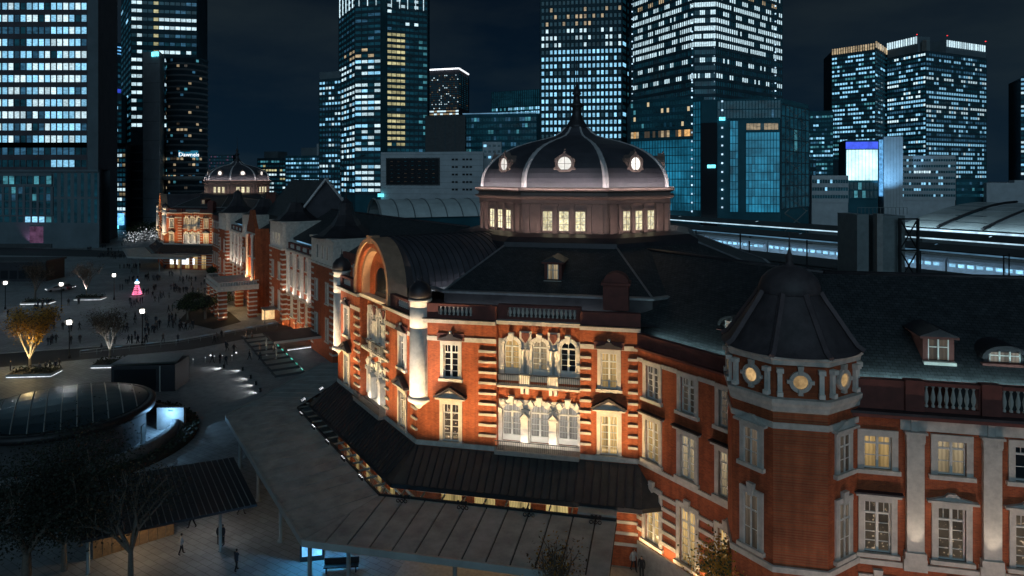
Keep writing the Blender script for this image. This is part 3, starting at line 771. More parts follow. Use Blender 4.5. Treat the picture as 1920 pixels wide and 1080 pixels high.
# dormer and brick stack on the slope over the diagonal front
def dormer(F, t, d, z, wd, h, pm, parent=None, eyebrow=False):
    b = MB()
    if eyebrow:
        n = 10; P = [(wd / 2 * math.cos(PI * k / n), .25 + h * .75 * math.sin(PI * k / n)) for k in range(n + 1)]
        b.extrude_y([(-wd / 2, 0), (wd / 2, 0)] + P, .02, 2.6, 1)
        R = [(1.22 * x, 1.28 * zz - .05) for x, zz in P]
        for k in range(n): b.extrude_y([P[k], P[k + 1], R[k + 1], R[k]], -.3, 2.8, 1)
        b.box(-wd / 2 - .25, wd / 2 + .25, -.4, .05, -.15, 0)
    else:
        b.box(-wd / 2 - .28, -wd / 2, -.1, 2.6, 0, h); b.box(wd / 2, wd / 2 + .28, -.1, 2.6, 0, h)
        b.box(-wd / 2, wd / 2, .06, 2.4, 0, h, 1); b.box(-wd / 2 - .5, wd / 2 + .5, -.3, 2.7, h, h + .14)
        b.extrude_y([(-wd / 2 - .55, h + .14), (wd / 2 + .55, h + .14), (0, h + .62)], -.3, 2.8, 1)
        b.box(-wd / 2 - .3, wd / 2 + .3, -.42, .05, -.2, 0, 2); b.box(-wd / 2 - .12, wd / 2 + .12, -.3, .05, -.42, -.2, 2)
    o = b.build('dormer', ['dark_brick', 'copper_dark', 'stone'], parent or ST, F.p(t, d, z), F.rz)
    b = MB(); hh = h * .8 if eyebrow else h; ww = wd * .78 if eyebrow else wd
    b.box(-ww / 2, ww / 2, -.03, .0, .06, hh * .97 - .05).build('pane', pm, o)
    b = MB(); b.box(-ww / 2, -ww / 2 + .06, -.08, -.03, .05, hh); b.box(ww / 2 - .06, ww / 2, -.08, -.03, .05, hh)
    for x in ((0,) if not eyebrow else (-ww / 6, ww / 6)): b.box(x - .04, x + .04, -.08, -.03, .05, hh)
    b.box(-ww / 2, ww / 2, -.075, -.03, hh * .6, hh * .6 + .05); b.build('sash', 'sash_white', o)
    return o
dormer(faceSW, .3, -5.7, 21.0, .95, 1.45, 's_pale')
ld = MB()
for s in (-.22, .22): ld.beam((s, -.2, -1.0), (s, 1.6, -.05), .03)
for k in range(5): ld.beam((-.22, -.2 + k * .4, -1 + k * .21), (.22, -.2 + k * .4, -1 + k * .21), .025)
ld.build('roof_ladder', 'gutter', ST, faceSW.p(.3, -3.7, 20.9), faceSW.rz)
b = MB(); b.box(-1.0, 1.0, 0, 1.6, 0, 2.0); b.box(-1.15, 1.15, -.15, 1.75, 2.0, 2.2); b.extrude_y([(-1.0, 2.2), (1.0, 2.2)] + [(1.0 * math.cos(PI * k / 8), 2.2 + .8 * math.sin(PI * k / 8)) for k in range(9)], .1, 1.5)
b.build('brick_stack', 'dark_brick', ST, faceSW.p(6.0, -1.4, 19.4), faceSW.rz)
b = MB(); b.box(-1.0, 1.0, 0, 1.6, 0, 2.2); b.box(-1.15, 1.15, -.15, 1.75, 2.2, 2.4); b.build('brick_stack', 'dark_brick', ST, faceW.p(-8.0, -3.0, 18.5), faceW.rz)
for o in [q for q in LOG[n0:] if q.parent == ST]: rec(o)
for q in (drum, dome, vault): pass

# ---- tiled skirt roof over the ground floor
def skirt(F, lo0, lo1, hi0, hi1, n0=AP + .1, n1=27.2, z0=7.95, z1=5.8, pitch=.62):
    b = MB(); dn0, dn1 = n0 - AP, n1 - AP
    b.poly([(lo1, -dn1, z1), (hi1, -dn1, z1), (hi0, -dn0, z0), (lo0, -dn0, z0)])
    b.poly([(lo1, -dn1, z1 - .3), (hi1, -dn1, z1 - .3), (hi0, -dn0, z1 - .3), (lo0, -dn0, z1 - .3)])
    b.box(lo1, hi1, -dn1 - .06, -dn1 + .02, z1 - .32, z1 + .03, 1)
    o = b.build('skirt_roof', ['tile_roof', 'iron'], ST, F.p(0), F.rz)
    L = math.hypot(dn1 - dn0, z0 - z1); me = cached(('batten', round(L, 2)), lambda: MB().box(-.05, .05, 0, L - .1, -.01, .12).mesh('roof_batten', 'copper_dark'))
    n = int((hi1 - lo1) / pitch); tl = math.atan2(z0 - z1, dn1 - dn0)
    for k in range(1, n):
        x = lo1 + k * (hi1 - lo1) / n
        if lo0 - .2 < x < hi0 + .2:
            q = obj('roof_batten', me, o, (x, -dn1, z1 + .01)); q.rotation_euler = (tl, 0, 0)
    rec(o)
    return o
k8 = math.tan(PI / 8)
skirt(faceSW, -(AP + .1) * k8, -27.2 * k8, 8.0, 8.2)
skirt(faceW, -(AP + .1) * k8, -27.2 * k8, (AP + .1) * k8, 27.2 * k8)
skirt(faceNW, -8.0, -8.2, (AP + .1) * k8, 27.2 * k8)
b = MB(); b.poly([(8.0, 0, 7.95), (8.2, -2.7, 5.8), (9.9, -1.9, 5.8), (9.0, -1.0, 7.0)]); b.poly([(8.2, -2.7, 5.5), (8.2, -2.7, 5.83), (9.9, -1.9, 5.83), (9.9, -1.9, 5.5)], 1)
rec(b.build('skirt_roof', ['tile_roof', 'iron'], ST, faceSW.p(0), faceSW.rz))

# ---- south range beside the pavilion (three windows), facing west
FS = Frame(-11.9, 0, PI)                         # t = metres south of the dome
wins = (24.5, 28.0, 31.45)
hs = [hole(s, 13.4, 1.3, 2.45) for s in wins] + [hole(s, 8.75, 1.35, 3.0) for s in wins] + [hole(s, 2.7, 1.45, 3.9) for s in wins]
wall(22.95, 36, 2.2, 17.0, hs).build('brick_wall', 'brick', ST, FS.p(0), FS.rz)
MB().box(22.95, 36, -.12, .1, 0, 2.25).build('stone_base', 'granite', ST, FS.p(0), FS.rz)
for i, s in enumerate(wins):
    window(FS, s, 13.4, 1.3, 2.45, 'none', ('s_dim', 's_dim', 's_dim')[i], .32)
    window(FS, s, 8.75, 1.35, 3.0, 'flat', ('s_warm', 's_pale', 's_pale')[i], .32)
    window(FS, s, 2.7, 1.45, 3.9, 'key', ('s_warm', 's_warm', 's_warm')[i], .32, 5)
for a, c in ((22.95, 24.5 - 1.05), (24.5 + 1.05, 28 - 1.05), (28 + 1.05, 31.45 - 1.05), (31.45 + 1.05, 35)):
    quoins(FS, a, c, 3.1, .84, 5, h=.27)
MB().box(22.95, 36, -.12, .02, 8.15, 8.45).build('string_course', 'stone', ST, FS.p(0), FS.rz)
for a, c in ((22.95, 23.5), (25.5, 27.0), (29.0, 30.45), (32.45, 36)): MB().box(a, c, -.10, .02, 15.95, 16.25).build('string_course', 'stone', ST, FS.p(0), FS.rz)
MB().box(22.95, 36, -.45, .1, 16.95, 17.1).box(22.95, 36, -.1, .35, 17.1, 18.05).build('parapet', 'dark_brick', ST, FS.p(0), FS.rz)

# ---- angled south wing with pilasters
NW_ = 33.9
FWg = Frame(-NW_ * math.cos(PI / 4), -NW_ * math.sin(PI / 4), PI * 1.25)
wt = (22.0, 25.9, 29.85, 33.8, 37.7)
hs = [hole(t, 12.85, 1.5, 1.95) for t in wt] + [hole(t, 7.95, 1.45, 3.0) for t in wt] + [hole(t, 2.4, 1.45, 3.9) for t in wt]
wall(18, 44, 0, 16.1, hs).build('brick_wall', 'brick', ST, FWg.p(0), FWg.rz)
for i, t in enumerate(wt):
    window(FWg, t, 12.85, 1.5, 1.95, 'none', ('s_warm', 's_pale', 'pane_dark', 's_warm', 's_dim')[i], .34, 2)
    window(FWg, t, 7.95, 1.45, 3.0, ('flat', 'low', 'low', 'low', 'low')[i], ('s_scene', 's_scene', 's_scene', 's_dim', 'pane_dark')[i], .32)
    window(FWg, t, 2.4, 1.45, 3.9, 'key', 's_warm', .32, 5)
def m_pilaster():
    b = MB(); b.box(-.46, .46, -.28, .02, 8.3, 14.6); b.box(-.56, .56, -.36, .02, 7.9, 8.3)
    for k in range(6): b.box(-.45 + k * .16, -.37 + k * .16, -.36, -.2, 14.72, 15.12)
    b.box(-.48, .48, -.32, .02, 14.6, 14.72); b.box(-.5, .5, -.34, .02, 14.7, 15.15); b.box(-.6, .6, -.44, .02, 15.15, 15.28)
    b.box(-.2, .2, -.16, .02, 15.28, 16.0); b.box(-.62, .62, -.30, .02, 7.2, 7.9)
    return b.mesh('pilaster', 'stone')
for t in (23.95, 27.9, 31.85, 35.8): FWg.put('pilaster', cached('wpil', m_pilaster), t, 0, ST)
MB().box(23.2, 44, -.10, .02, 15.3, 16.0).build('stone_panel', 'stone', ST, FWg.p(0), FWg.rz)
MB().box(18, 44, -.14, .02, 7.25, 7.55).build('string_course', 'stone', ST, FWg.p(0), FWg.rz)
MB().box(18, 44, -.5, .1, 16.02, 16.25).box(18, 44, -.62, .1, 16.25, 16.4, 1).build('cornice', ['dark_brick', 'copper_dark'], ST, FWg.p(0), FWg.rz)
parapet(FWg, 18, 44, 16.4, 1.7, [(24.5, 27.3), (28.5, 31.3), (32.4, 35.3)], -.05)
for t in (23.95, 27.9, 31.85): FWg.put('parapet_block', cached('pblock', lambda: MB().box(-.5, .5, -.1, .5, 16.42, 18.2).mesh('parapet_block', 'dark_brick')), t, 0, ST, .06)
# roofs of the south range and wing, meeting in a hip behind the corner turret
K0, K1 = (-11.4, -35.8), (-1.9, -31.9)
tv = Vector((math.cos(-PI / 4), math.sin(-PI / 4)))
E0, E1 = (K0[0] + tv.x * 27, K0[1] + tv.y * 27), (K1[0] + tv.x * 27, K1[1] + tv.y * 27)
slope([(K0[0], -12, 17.9), (*K0, 17.9), (*K1, 23.0), (K1[0], -12, 23.0)])
slope([(*K0, 17.9), (*E0, 17.9), (*E1, 23.0), (*K1, 23.0)])
b = MB(); b.tube((K1[0], -9, 23.0), (*K1, 23.0), .18, n=8); b.tube((*K1, 23.0), (*E1, 23.0), .18, n=8); b.build('ridge_cap', 'copper_dark', ST)
b = MB(); b.poly([(K1[0], -10, 23.0), (*K1, 23.0), (K1[0] + 9, K1[1] + 4, 18), (K1[0] + 9, -10, 18)]); b.poly([(*K1, 23.0), (*E1, 23.0), (E1[0] + 7, E1[1] + 7, 17.5), (K1[0] + 9, K1[1] + 4, 18)]); b.build('slate_roof', 'slate', ST)
MB().box(-2, 8, -36, -10, 0, 17.9).build('rear_wall', 'dark_brick', ST)
dormer(FWg, 26.0, -2.3, 18.85, 1.15, 1.35, 's_dim'); dormer(FWg, 29.6, -2.4, 18.9, 2.1, .85, 's_white', eyebrow=True); dormer(FWg, 34, -2.3, 18.85, 1.15, 1.35, 's_dim')
dormer(FS, 29.6, -3.0, 19.1, 2.1, .85, 's_white', eyebrow=True)
# ---- octagonal corner turret
TX, TY, TR = -10.75, -35.3, 3.82
tur = MB().lathe([(TR, 0), (TR, 16.6)], 8, TX, TY, PI / 8, sm=False).build('octagonal_turret', 'brick', ST)
def tring(prof, name, mt): return MB().lathe(prof, 8, TX, TY, PI / 8, sm=False, cap=False).build(name, mt, tur)
tring([(TR, 16.5), (TR + .12, 16.6), (TR + .15, 16.85), (TR + .26, 17.05), (TR + .28, 17.3), (TR, 17.35)], 'stone_cornice', 'stone')
tring([(TR - .05, 17.3), (TR - .05, 19.3)], 'brick_frieze', 'brick')
tring([(TR, 19.2), (TR + .16, 19.25), (TR + .2, 19.5), (TR + .32, 19.6), (TR + .32, 19.72), (TR, 19.75)], 'stone_cornice', 'stone')
tring([(TR + .01, 15.55), (TR + .08, 15.56), (TR + .08, 15.9), (TR + .01, 15.91)], 'string_course', 'stone')
tring([(TR + .01, 7.3), (TR + .14, 7.32), (TR + .14, 7.65), (TR + .01, 7.68)], 'string_course', 'stone')
BELL = [(TR + .36, 19.73), (3.80, 19.98), (3.42, 20.5), (2.98, 21.15), (2.5, 21.85), (2.08, 22.45), (1.78, 22.95)]
MB().lathe([(r * .97, z) for r, z in BELL], 48, TX, TY, 0, cap=False).build('turret_roof', 'turret_slate', tur)
for k in range(8):
    a = PI / 8 + k * PI / 4; b = MB()
    for (r0, z0), (r1, z1) in zip(BELL[:-1], BELL[1:]):
        b.beam((TX + r0 * math.cos(a), TY + r0 * math.sin(a), z0 + .03), (TX + r1 * math.cos(a), TY + r1 * math.sin(a), z1 + .03), .27)
    b.build('roof_rib', 'turret_rib', tur)
MB().lathe([(1.78, 22.8), (1.84, 22.95), (1.80, 23.3), (1.62, 23.75), (1.28, 24.12), (.8, 24.4), (.3, 24.52), (.18, 24.8), (.26, 25.0), (.12, 25.3), (.05, 25.6), (.03, 26.6)], 20, TX, TY).build('cap_dome', 'turret_slate', tur)
def m_ring(r0, r1, y0, y1, n=20):
    b = MB()
    for k in range(n):
        a, c = 2 * PI * k / n, 2 * PI * (k + 1) / n
        b.extrude_y([(r0 * math.cos(a), r0 * math.sin(a)), (r1 * math.cos(a), r1 * math.sin(a)), (r1 * math.cos(c), r1 * math.sin(c)), (r0 * math.cos(c), r0 * math.sin(c))], y0, y1)
    return b
def m_rsur():
    b = m_ring(.40, .62, -.14, .05); b.extrude_y([(-.1, .4), (.1, .4), (.17, .9), (-.17, .9)], -.2, .05); b.extrude_y([(-.1, -.4), (.1, -.4), (.14, -.75), (-.14, -.75)], -.2, .05)
    for s in (-1, 1): b.box(s * .6 - .14, s * .6 + .14, -.17, .05, -.1, .1)
    return b.mesh('round_window', 'stone')
for k in range(8):
    a = PI / 4 * k; F = Frame(TX + TR * A8 * math.cos(a), TY + TR * A8 * math.sin(a), a)
    F.put('round_window', cached('rsur', m_rsur), 0, 18.3, tur)
    F.put('pane', cached('rpane', lambda: MB().extrude_y([(.4 * math.cos(2 * PI * q / 20), .4 * math.sin(2 * PI * q / 20)) for q in range(20)], -.04, .0).mesh('pane', 's_round')), 0, 18.3, tur)
    for s in (-1, 1):
        F.put('scroll_bracket', cached('scroll', lambda: MB().box(-.16, .16, -.3, .02, 0, .25).box(-.13, .13, -.18, .02, .25, 1.35).box(-.19, .19, -.34, .02, 1.35, 1.6).mesh('scroll_bracket', 'stone_white')), s * 1.12, 17.45, tur)
FTW = Frame(TX - TR * A8, TY, PI); FTS = Frame(TX, TY - TR * A8, PI * 1.5)
for F in (FTW, FTS):
    for z, h, w_, cap in ((13.0, 2.1, 1.05, 'low'), (8.1, 3.1, 1.05, 'key')):
        o = F.put('window', cached(('sur', (w_, h, .3, cap)), lambda: m_surround(w_, h, .3, cap)), 0, z, tur, .02)
        F.put('pane', cached(('pane2', w_, h), lambda: MB().box(-w_ / 2, w_ / 2, -.07, -.045, 0, h).mesh('pane', 's_dim')), 0, z, tur)
        F.put('sash', cached(('sash2', w_, h), lambda: MB().box(-.05, .05, -.12, -.07, 0, h).box(-w_ / 2, w_ / 2, -.115, -.07, h * .7, h * .7 + .08).box(-w_ / 2, -w_ / 2 + .08, -.118, -.07, 0, h).box(w_ / 2 - .08, w_ / 2, -.118, -.07, 0, h).box(-w_ / 2, w_ / 2, -.10, -.07, h * .35, h * .35 + .03).mesh('sash', 'sash_white')), 0, z, tur)
# ---------------------------------------------------------------- the far pavilion: the same, 198 m along the axis
for o in parts_near: copy_tree(o, ST, (0, SPAN, 0))

# ---------------------------------------------------------------- long range between the domes
def FR(x): return Frame(x, 0, PI)                # t = -y, so a place u metres north has t = -u
def rng(u0, u1, x, z0, z1, nwin, mt='brick', top=None, panes=('s_dim',), sub=False, zf=(3.0, 9.2, 14.2), hf=(3.4, 3.0, 2.2), w_=1.3, cap='flat'):
    F = FR(x); L = u1 - u0; us = [u0 + (k + .5) * L / nwin for k in range(nwin)] if nwin else []
    hs = [hole(-u, z, w_, h) for u in us for z, h in zip(zf, hf) if z + h < z1]
    b = wall(-u1, -u0, z0, z1, hs)
    b.poly([(-u0, 0, z0), (-u0, 8, z0), (-u0, 8, z1), (-u0, 0, z1)]); b.poly([(-u1, 0, z0), (-u1, 0, z1), (-u1, 8, z1), (-u1, 8, z0)])
    b.build('brick_wall', mt, ST, F.p(0), F.rz)
    i = 0
    for u in us:
        for z, h in zip(zf, hf):
            if z + h < z1: window(F, -u, z, w_, h, 'none', panes[i % len(panes)], .26, 3); i += 1
    return F
dimp = ('s_dim', 's_dim', 'pane_dark', 's_dim', 'pane_dark')
# plain lengths of the range
for u0, u1, n in ((23.0, 46, 6), (152, 175, 6)):
    F = rng(u0, u1, -11.9, 0, 16.6, n, panes=dimp)
    MB().box(-u1, -u0, -.35, .1, 16.6, 17.0).box(-u1, -u0, -.1, .35, 17.0, 18.0).build('parapet', 'dark_brick', ST, F.p(0), F.rz)
    for z in (8.2, 15.9): MB().box(-u1, -u0, -.1, .02, z, z + .3).build('string_course', 'stone', ST, F.p(0), F.rz)
# flanking blocks with a pale stone top storey, striped corners and steep roofs
def flank(u0, u1, x, ztop, spire, panes):
    F = rng(u0, u1, x, 0, 15.4, 2, panes=panes, zf=(3.0, 9.2), hf=(3.6, 3.2))
    L = u1 - u0
    b = wall(-u1, -u0, 15.4, ztop, [hole(-u0 - L * q, 16.3, 1.1, 2.2) for q in (.28, .5, .72)])
    b.poly([(-u0, 0, 15.4), (-u0, 8, 15.4), (-u0, 8, ztop), (-u0, 0, ztop)])
    b.box(-u1 - .15, -u0 + .15, -.3, 8, ztop, ztop + .35); b.box(-u1 - .1, -u0 + .1, -.22, 8, 15.2, 15.55)
    up = b.build('stone_storey', 'stone', ST, F.p(0), F.rz)
    for i, q in enumerate((.28, .5, .72)):
        F.put('pane', cached(('fl', panes[i]), lambda: MB().box(-.55, .55, .2, .24, 0, 2.2).mesh('pane', panes[i])), -u0 - L * q, 16.3, ST)
    quoins(F, -u0 - 1.5, -u0 + .03, 1.2, 1.0, 14, h=.3, join=u0 > 100); quoins(F, -u1 - .03, -u1 + 1.5, 1.2, 1.0, 14, h=.3, join=u0 > 100)
    FSd = Frame(x + 4, u0, -PI / 2)
    quoins(FSd, -4.03, -2.6, 1.2, 1.0, 14, h=.3, join=u0 > 100)
    cx, cy = x + 4.2, (u0 + u1) / 2
    MB().lathe([(L * .50, ztop + .3), (L * .40, ztop + .6), (L * .22, ztop + 2.2), (L * .125, ztop + 4.0), (L * .10, spire - 1.2), (L * .09, spire - .4), (.5, spire), (.12, spire + .5), (.05, spire + 2.0)], 8, cx, cy, PI / 8, sm=False).build('spire_roof', 'copper_dark', ST)
flank(46, 58, -13.6, 19.6, 26.0, dimp); flank(140, 152, -13.6, 19.6, 26.0, dimp)
flank(79, 89.5, -13.4, 20.6, 23.5, ('s_pale', 's_pale', 's_white', 's_dim', 's_dim')); flank(108.5, 119, -13.4, 20.6, 23.5, ('s_pale', 'pane_dark', 's_dim', 's_dim', 's_dim'))
# colonnaded lengths
def colonnade(u0, u1):
    F = rng(u0, u1, -12.2, 0, 15.6, 4, panes=('s_warm', 's_dim', 's_dim', 's_warm', 's_dim', 'pane_dark'), zf=(2.2, 8.4, 12.4), hf=(4.0, 2.9, 1.9))
    n = 5
    for k in range(n):
        t = -u0 - .7 - k * (u1 - u0 - 1.4) / (n - 1)
        F.put('pilaster', cached('rpil', lambda: MB().box(-.5, .5, -.5, .02, 7.6, 14.6).box(-.65, .65, -.65, .02, 14.6, 15.2).box(-.62, .62, -.6, .02, 7.0, 7.6).mesh('pilaster', 'stone_white')), t, 0, ST)
        F.put('ground_pier', cached('rpier', lambda: MB().box(-.6, .6, -.35, .02, .0, 6.6).mesh('ground_pier', 'brick')), t, 0, ST)
        quoins(F, t - .64, t + .64, 1.4, .95, 6, y0=-.42, d=0, h=.26, join=u0 > 100)
    MB().box(-u1, -u0, -.5, .02, 6.6, 7.0).build('string_course', 'stone', ST, F.p(0), F.rz)
    MB().box(-u1, -u0, -.6, .1, 15.2, 15.6).build('cornice', 'stone', ST, F.p(0), F.rz)
    parapet(F, -u1, -u0, 15.6, 1.3, [(-u1 + 1 + k * 4.4, -u1 + 1 + k * 4.4 + 3.4) for k in range(4)])
    MB().box(-u1 + .5, -u0 - .5, 1.5, 2.0, 16.9, 17.15).build('skylight', 'strip_soft', ST, F.p(0), F.rz)
colonnade(58, 79); colonnade(119, 140)
# centre: tall lit niche with a pointed gable, porch in front
F = rng(89.5, 108.5, -12.4, 0, 17.5, 4, panes=dimp)
b = wall(-103.2, -94.8, 0, 18.6, [(-101.2, -96.8, 7.4, 17.2)], rev=1.2, y=0)
b.poly([(-101.2, 1.2, 7.4), (-96.8, 1.2, 7.4), (-96.8, 1.2, 17.2), (-101.2, 1.2, 17.2)])
b.extrude_y([(-103.2, 18.6), (-94.8, 18.6), (-96.5, 20.2), (-98.2, 22.6), (-99.8, 22.6), (-101.5, 20.2)], 0, .8)
b.poly([(-94.8, 0, 0), (-94.8, 3, 0), (-94.8, 3, 18.6), (-94.8, 0, 18.6)])
FN = FR(-15.4); b.build('centre_niche', 'brick', ST, FN.p(0), FN.rz)
for t in (-101.7, -96.3): FN.put('column', cached('ncol', lambda: MB().lathe([(.4, 7.2), (.4, 7.6), (.3, 7.8), (.28, 16.4), (.42, 16.8), (.45, 17.3)], 12, 0, -.3).mesh('column', 'stone_white')), t, 0, ST)
for z in (12.0, 17.3): MB().box(-103.3, -94.7, -.2, .02, z, z + .3).build('string_course', 'stone', ST, FN.p(0), FN.rz)
porch = MB().box(-107, -91, -8.2, 0, 6.0, 6.9).box(-107.3, -90.7, -8.5, 0, 6.9, 7.1).build('porch_roof', 'stone', ST, FN.p(0), FN.rz)
for t in (-106.2, -101.2, -96.8, -91.8):
    o = FN.put('porch_pier', cached('ppier', lambda: MB().box(-.8, .8, -.8, .8, 0, 6.0).mesh('porch_pier', 'brick')), t, 0, ST, 7.2)
    for k in range(6): obj('quoin', cached('pq', lambda: MB().box(-.88, .88, -.88, .88, 0, .28).mesh('quoin', 'stone')), o, (0, 0, .5 + k * .92))
for t in (-106.2, -91.8):
    o = FN.put('porch_pier', cached('ppier', None), t, 0, ST, 1.2)
    for k in range(6): obj('quoin', cached('pq', None), o, (0, 0, .5 + k * .92))
b = MB(); b.box(-106.8, -91.2, -8.1, -7.9, 7.8, 7.95); b.box(-107, -106.8, -8.1, 0, 7.8, 7.95); b.box(-91.2, -91, -8.1, 0, 7.8, 7.95)
for k in range(32): b.box(-106.6 + k * .5 - .09, -106.6 + k * .5 + .09, -8.08, -7.92, 7.1, 7.8)
for k in range(15): b.box(-91.18, -91.02, -7.8 + k * .52 - .09, -7.8 + k * .52 + .09, 7.1, 7.8)
b.build('porch_balustrade', 'stone', ST, FN.p(0), FN.rz)
FN.put('lantern', MB().box(-1.6, 1.6, -.6, .6, -.5, 0).mesh('lantern', 'shop'), -99, 5.9, ST, 4.0)
# roofs of the range
for u0, u1 in ((22, 176),):
    slope([(-11.4, u1, 17.6), (-11.4, u0, 17.6), (-1.9, u0, 23.0), (-1.9, u1, 23.0)])
    b = MB(); b.poly([(-1.9, u1, 23.0), (-1.9, u0, 23.0), (8, u0, 17.6), (8, u1, 17.6)]); b.build('slate_roof', 'slate', ST)
    b = MB(); b.tube((-1.9, u0, 23.0), (-1.9, u1, 23.0), .2, n=8); b.build('ridge_cap', 'copper_dark', ST)
# tall centre roof, gable to the south
b = MB(); gy, gx, rz_, ez, gw = 84.0, -3.2, 29.4, 21.0, 6.4
b.poly([(gx, gy, rz_), (gx - gw, gy - .5, ez), (gx + gw, gy - .5, ez)], 1)
b.poly([(gx, gy, rz_), (gx, 111, rz_), (gx - gw, 112, ez), (gx - gw, gy - .5, ez)]); b.poly([(gx, gy, rz_), (gx + gw, gy - .5, ez), (gx + gw, 112, ez), (gx, 111, rz_)])
b.box(gx - gw + .3, gx + gw - .3, gy - .3, 112, 17, ez)
cr = b.build('centre_roof', ['slate', 'dome_slate'], ST)
b = MB(); b.beam((gx, gy - .6, rz_ + .2), (gx - gw - .3, gy - .9, ez + .1), .4); b.beam((gx, gy - .6, rz_ + .2), (gx + gw + .3, gy - .9, ez + .1), .4); b.build('gable_coping', 'lead_rib', cr)
b = MB()
for k in range(12):
    q = (k + .5) / 12; b.box(gx + gw * q - .2, gx + gw * q + .2, gy - 1.1, gy - .7, rz_ + (ez - rz_) * q + .4, rz_ + (ez - rz_) * q + .75)
b.build('gable_crockets', 'lead_rib', cr)
for (x, y, zz) in ((-4, 130, 25.5),):
    MB().box(x - 1, x + 1, y - 1.2, y + 1.2, 18, zz).box(x - 1.2, x + 1.2, y - 1.4, y + 1.4, zz, zz + .4).build('brick_stack', 'dark_brick', ST)

# ---------------------------------------------------------------- modern canopy round the entrance
CN = thing('entrance_canopy', 'wide grey metal canopy on steel posts wrapping the brick pavilion entrance', 'canopy', C1, TH)
def canopy_face(F, lo, hi, pitch, nin=28.45, nout=35.0):
    zi, zo = 5.35, 5.02; k8 = math.tan(PI / 8)
    a = lo
    while a < hi - .05:
        c = min(a + pitch, hi); g_ = .055
        lim = lambda n: n * k8
        # the panel between a and c, mitred at the octagon's corners
        x0, x1 = a + g_, c - g_
        pts = []
        for x in (x0, x1):
            n0 = max(nin, abs(x) / k8 + .04); 
            if n0 > nout: n0 = nout
            pts.append((x, n0))
        lowest = [(x0, nout), (x1, nout)]
        cand = [lowest[0], lowest[1]] + [(pts[1][0], pts[1][1]), (pts[0][0], pts[0][1])]
        if x0 < -nin * k8 < x1: cand.insert(3, (-nin * k8 + .04, nin))
        if x0 < nin * k8 < x1: cand.insert(3, (nin * k8 - .04, nin))
        poly = []
        for q in cand:
            q = (max(-lim(q[1]) + .03, min(lim(q[1]) - .03, q[0])), q[1])
            if not poly or (abs(q[0] - poly[-1][0]) + abs(q[1] - poly[-1][1])) > .02: poly.append(q)
        zz = lambda n: zi + (zo - zi) * (n - nin) / (nout - nin)
        if len(poly) >= 3:
            b = MB(); T_ = [(x, -(n - AP), zz(n)) for x, n in poly]; B_ = [(x, y, z - .1) for x, y, z in T_]
            b.poly(T_); b.poly(list(reversed(B_)))
            for i in range(len(T_)):
                j = (i + 1) % len(T_); b.poly([B_[i], B_[j], T_[j], T_[i]])
            b.build('roof_panel', 'canopy_metal', CN, F.p(0), F.rz)
        a = c
    l0, l1 = max(lo, -nout * k8), min(hi, nout * k8); i0, i1 = max(lo, -nin * k8), min(hi, nin * k8)
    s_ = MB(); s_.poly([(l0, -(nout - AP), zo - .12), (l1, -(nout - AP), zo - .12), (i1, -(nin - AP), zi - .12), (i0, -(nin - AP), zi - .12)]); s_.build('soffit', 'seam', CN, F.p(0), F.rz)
    MB().box(l0, l1, -(nout - AP) - .14, -(nout - AP) - .005, zo - .42, zo + .06).build('fascia', 'canopy_edge', CN, F.p(0), F.rz)
    MB().box(i0, i1, -(nin - AP) + .01, -(nin - AP) + .16, zi - .35, zi + .16).build('edge_beam', 'iron', CN, F.p(0), F.rz)
    # glass strip to the tiled roof
    g0, g1 = 27.25, 28.28; n = int((i1 - i0) / 1.62)
    for k in range(n):
        x0, x1 = i0 + k * (i1 - i0) / n, i0 + (k + 1) * (i1 - i0) / n
        MB().box(x0 + .05, x1 - .05, -(g1 - AP), -(g0 - AP), 5.38, 5.41).build('glass_pane', 'clear_glass', CN, F.p(0), F.rz)
        MB().box(x0 - .04, x0 + .04, -(g1 - AP) - .02, -(g0 - AP), 5.30, 5.46).build('glazing_bar', 'steel_grey', CN, F.p(0), F.rz)
    return i0, i1
canopy_face(faceSW, -35 * math.tan(PI / 8), 6.45, 1.62)
canopy_face(faceW, -35 * math.tan(PI / 8), 35 * math.tan(PI / 8), 1.62)
canopy_face(faceNW, -6.45, 35 * math.tan(PI / 8), 1.62)
CN1 = CN
CN = thing('entrance_canopy', 'distant grey canopy in front of the far domed pavilion', 'canopy', S2W(0, SPAN), TH)
canopy_face(faceSW, -35 * math.tan(PI / 8), 6.45, 1.62); canopy_face(faceW, -35 * math.tan(PI / 8), 35 * math.tan(PI / 8), 1.62)
for F, ts in ((faceSW, (-11.6, -3.9, 3.8)), (faceW, (-12.6, -4.2, 4.2, 12.6))):
    for t in ts: F.put('post', cached('cpost', lambda: MB().lathe([(.3, 0), (.3, .06), (.16, .1), (.15, 4.9)], 16).mesh('post', 'steel_grey')), t, 0, CN, 34.0 - AP)
for t, w_ in ((-4, 1.2), (-2, .5), (1, 2.4), (4, .6)): MB().box(t - w_ / 2, t + w_ / 2, -4.0, -3.9, 2.2, 4.2).build('lit_sign', 'led_white', CN, faceSW.p(0), faceSW.rz)
CN = CN1
MB().box(3.6, 6.4, -3.7, -2.3, 5.46, 5.62).build('link_roof', 'canopy_metal', CN, faceSW.p(0), faceSW.rz)
for F, ts in ((faceSW, (-11.6, -3.9, 3.8)), (faceW, (-12.6, -4.2, 4.2, 12.6)), (faceNW, (-3, 5, 12.6))):
    for t in ts: F.put('post', cached('cpost', lambda: MB().lathe([(.3, 0), (.3, .06), (.16, .1), (.15, 4.9)], 16).mesh('post', 'steel_grey')), t, 0, CN, 34.0 - AP)
